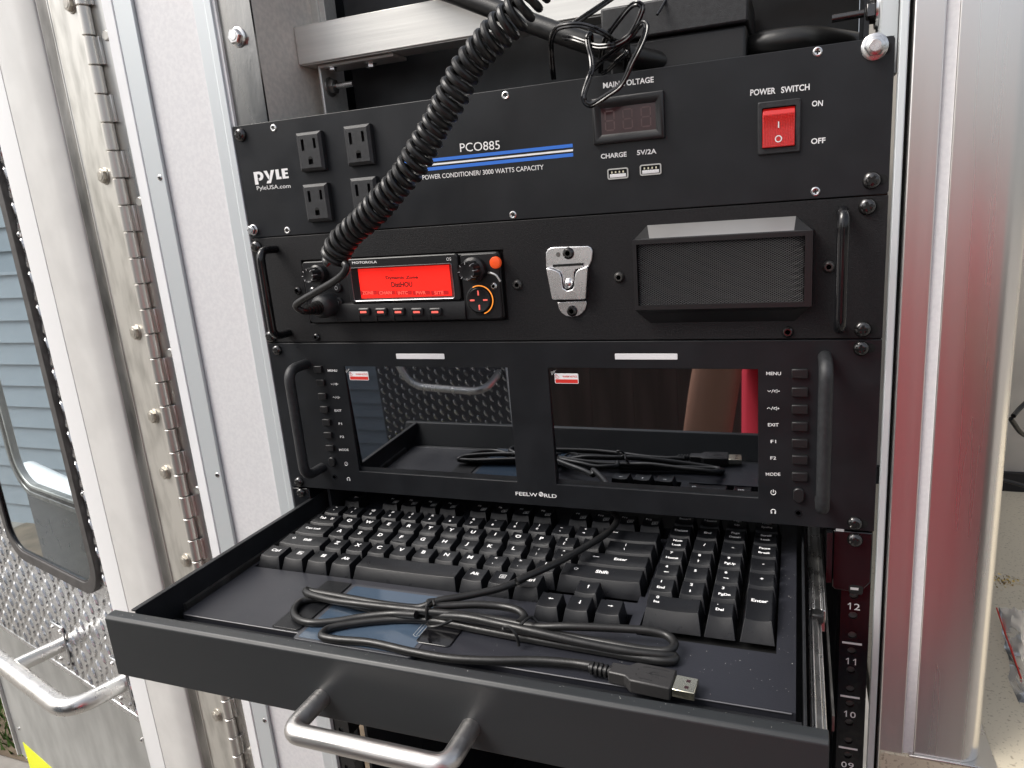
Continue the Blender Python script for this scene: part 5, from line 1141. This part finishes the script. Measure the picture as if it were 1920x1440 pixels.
# ================================================================ WHAT STANDS BEHIND THE CAMERA (mirrored in the screens and the pillar)
sd_ = thing('tread_plate_door', 'second door leaf with tread plate and grab bar, mirrored in the left screen', 'door', (-250,-760,-980))
mb = MB(); mb.box(-420,-112,-766,-760,-980,90); put('tread_plate', mb, mat('shade_toned_plate', (.10,.10,.11), .5, metal=.4), sd_)  # shade put into this plate's colour so its lugs stand out
mb = MB(); mb.box(-112,-84,-770,-748,-980,90); put('door_edge', mb, white, sd_, bevel=3)
mb = MB()
u = -410; iu = 0
while u < -118:
    z = -640+(iu % 2)*11
    while z < -250:
        ang = R(116); ca, sa = math.cos(ang), math.sin(ang); n = 8
        pts = [(8.5*math.cos(2*math.pi*k/n), 3.2*math.sin(2*math.pi*k/n)) for k in range(n)]
        mb.add([(u+p*ca-q*sa, -760, z+p*sa+q*ca) for p, q in pts]+[(u+(p*ca-q*sa)*.55, -756.4, z+(p*sa+q*ca)*.55+.6) for p, q in pts], [tuple(range(n,2*n))]+[(i,(i+1)%n,n+(i+1)%n,n+i) for i in range(n)]); z += 22
    u += 17; iu += 1
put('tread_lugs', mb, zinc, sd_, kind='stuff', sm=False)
mb = MB(); mb.tube(roundpath([(-345,-740,-300),(-335,-700,-380),(-300,-700,-452),(-140,-700,-462),(-130,-760,-440)], 34, 8), 8, 14); put('grab_bar', mb, steel, sd_)
mb = MB(); mb.prism(rrect(-380,-150,-318,60,40,6), -758, -752); wg = put('window_gasket', mb, rubg, sd_)
mb = MB(); mb.prism(rrect(-366,-164,-304,46,30,6), -752, -751.5); put('window_pane', mb, gloss, sd_)
# photographer
import bmesh
person = thing('person', 'person in a red shirt and jeans holding up a phone behind the open drawer', 'person', (540,-820,GZ))
def skinned(name, nodes, edges, m, root=0, parent=person, sub=2):
    me = bpy.data.meshes.new(name); c = Vector(nodes[root][0])
    me.from_pydata([(Vector(p)-c)*S for p, r in nodes], edges, [])
    me.materials.append(m)
    o = bpy.data.objects.new(name, me); col.objects.link(o); o.parent = parent; o.location = (c-OFF[parent])*S; OFF[o] = c
    k = o.modifiers.new('skin', 'SKIN'); k.use_smooth_shade = True; k.use_x_symmetry = False; q = o.modifiers.new('sub', 'SUBSURF'); q.levels = sub; q.render_levels = sub
    sv = me.skin_vertices[0]
    for i, (p, r) in enumerate(nodes):
        rx, ry = (r if isinstance(r, tuple) else (r, r)); sv.data[i].radius = (rx*S, ry*S); sv.data[i].use_root = (i == root)
    return o
N = []; E_ = []
def nd(p, r, link=None): N.append((p, r)); 
def chain(start, pts):
    a = start
    for p, r in pts: N.append((p, r)); E_.append((a, len(N)-1)); a = len(N)-1
    return a
CX_, CY_ = 548, -800
N.append(((CX_,CY_,-700),(130,110)))
sp1 = chain(0, [((CX_,CY_-5,-520),(120,100)),((CX_,CY_,-340),(130,100)),((CX_,CY_,-200),(120,85)),((CX_,CY_+8,-90),(60,58)),((CX_-2,CY_+18,-45),(50,52))])
chest = 3
hd_ = chain(sp1, [((CX_-4,CY_+32,10),(62,72)),((CX_-5,CY_+42,70),(74,88)),((CX_-5,CY_+38,135),(70,84)),((CX_-5,CY_+32,175),(46,56))])
def arm(sh, el, wr, sgn, grip):
    a = chain(chest, [((sh[0]-sgn*18,sh[1],sh[2]+10),46),(sh,48),(((sh[0]*.5+el[0]*.5),(sh[1]*.5+el[1]*.5),(sh[2]*.5+el[2]*.5)),46),(el,44),((el[0]*.55+wr[0]*.45,el[1]*.55+wr[1]*.45,el[2]*.55+wr[2]*.45),40),(wr,25)])
    w = Vector(wr); g = Vector(grip); palm = w.lerp(g,.6)
    N.append((tuple(palm),(30,15))); E_.append((a,len(N)-1)); pi_ = len(N)-1
    dirn = (g-w).normalized()
    for k in range(4):
        b = palm+Vector((0,-4,(k-1.5)*19))+dirn*12; ln = (70,78,74,60)[k]
        chain(pi_, [(tuple(b),10),(tuple(b+dirn*ln*.45+Vector((0,-14,0))),9),(tuple(b+dirn*ln*.75+Vector((sgn*-2,-4,0))),8),(tuple(b+dirn*ln*.8+Vector((sgn*-8,8,0))),7)])
    chain(pi_, [(tuple(palm+Vector((0,14,-34))),12),(tuple(palm+dirn*34+Vector((0,4,-40))),10),(tuple(palm+dirn*58+Vector((0,-6,-30))),8)])
arm((CX_-205,CY_,-140),(284,-650,-555),(338,-560,-215),-1,(372,-515,-104))
arm((CX_+205,CY_,-140),(820,-690,-410),(585,-560,-190),1,(502,-518,-104))
for sx in (-1,1):
    chain(0, [((CX_+sx*85,CY_,-760),90),((CX_+sx*95,CY_+12,-1060),(58,62)),((CX_+sx*100,CY_,-1360),(36,40)),((CX_+sx*102,CY_+80,-1415),(38,26)),((CX_+sx*104,CY_+150,-1425),(36,20))])
skinned('body', N, E_, skin_)
sh_ = [((CX_,CY_,-900),(232,178)),((CX_,CY_,-640),(232,182)),((CX_,CY_,-500),(230,180)),((CX_,CY_,-350),(228,172)),((CX_,CY_,-220),(205,150)),((CX_,CY_+4,-125),(96,86)),
       ((CX_-160,CY_,-150),72),((CX_-222,CY_+30,-225),64),((CX_-236,CY_+50,-290),58),((CX_+160,CY_,-150),72),((CX_+210,CY_+36,-220),66),((CX_+222,CY_+80,-290),62)]
skinned('shirt', sh_, [(0,1),(1,2),(2,3),(3,4),(4,5),(4,6),(6,7),(7,8),(4,9),(9,10),(10,11)], shirt)
jn = [((CX_,CY_,-700),(160,135)),((CX_,CY_,-800),(165,140)),((CX_-90,CY_,-880),(105,105)),((CX_-98,CY_+16,-1070),(76,78)),((CX_-102,CY_,-1385),(60,62)),((CX_+90,CY_,-880),(105,105)),((CX_+98,CY_+16,-1070),(76,78)),((CX_+102,CY_,-1385),(60,62))]
skinned('jeans', jn, [(0,1),(1,2),(2,3),(3,4),(1,5),(5,6),(6,7)], jean)
for sx in (-1,1): skinned('shoe', [((CX_+sx*100,CY_-35,-1412),(46,36)),((CX_+sx*102,CY_+50,-1414),(50,36)),((CX_+sx*106,CY_+160,-1426),(46,24))], [(0,1),(1,2)], shoe)
skinned('hair', [((CX_-5,CY_+14,150),(74,80)),((CX_-5,CY_-8,110),(70,66)),((CX_-5,CY_-20,60),(58,50))], [(0,1),(1,2)], hair)
hx_, hy_ = CX_-5, CY_+42
mb = MB()
for sx in (-1,1): mb.lathe([(9,-3),(9,0),(8,3),(3,5)], (hx_+sx*29,hy_+76,88), (0,1,0), 12)
put('eyes', mb, ink, person); mb = MB(); mb.tube([(hx_,hy_+80,92),(hx_,hy_+98,60),(hx_,hy_+82,54)],[7,11,7],8); put('nose', mb, skin_, person); mb = MB(); mb.tube([(hx_-23,hy_+74,28),(hx_,hy_+82,25),(hx_+23,hy_+74,28)],[2,6,2],8); put('mouth', mb, mat('lips', (.4,.12,.1), .5), person)
for sx in (-1,1): mb = MB(); mb.lathe([(8,0),(17,5),(15,10),(4,9)], (hx_+sx*66,hy_-12,72), (sx,-.2,0), 12); put('ear', mb, skin_, person)
backdrop = thing('added_plank_backdrop', 'added low dark brown plank fence standing behind the photographer', 'backdrop', (700,-1750,GZ))  # made-up planks, added to darken what the screens mirror
pm = mat('dark_backdrop_wood', (.11,.085,.07), .7, c2=(.07,.055,.045), vscale=25, stretch=(1,1,.1), bump=.3, bscale=200); pk = None
for k in range(22):
    if pk is None: mb = MB(); mb.box(-840,-689,-1762,-1742,GZ,-330); pk = put('plank', mb, pm, backdrop, bevel=2, seg=1)
    else:
        o = pk.copy(); col.objects.link(o); o.parent = backdrop; o.location = pk.location+Vector((k*150,0,rnd.uniform(-6,6)))*S
mb = MB(); mb.box(-840,2450,-1780,-1763,-560,-480); put('rail', mb, pm, backdrop)
ph = thing('phone', 'dark phone held up in both hands by the person in the red shirt', 'phone', (431,-492,-100))
mb = MB(); mb.prism(rrect(362,508,-138,-64,10), -499, -490.5); put('phone_body', mb, gloss, ph, bevel=1.5)
mb = MB(); mb.prism(rrect(366,504,-134,-68,7), -499.6, -499.1); put('phone_screen', mb, touch, ph)
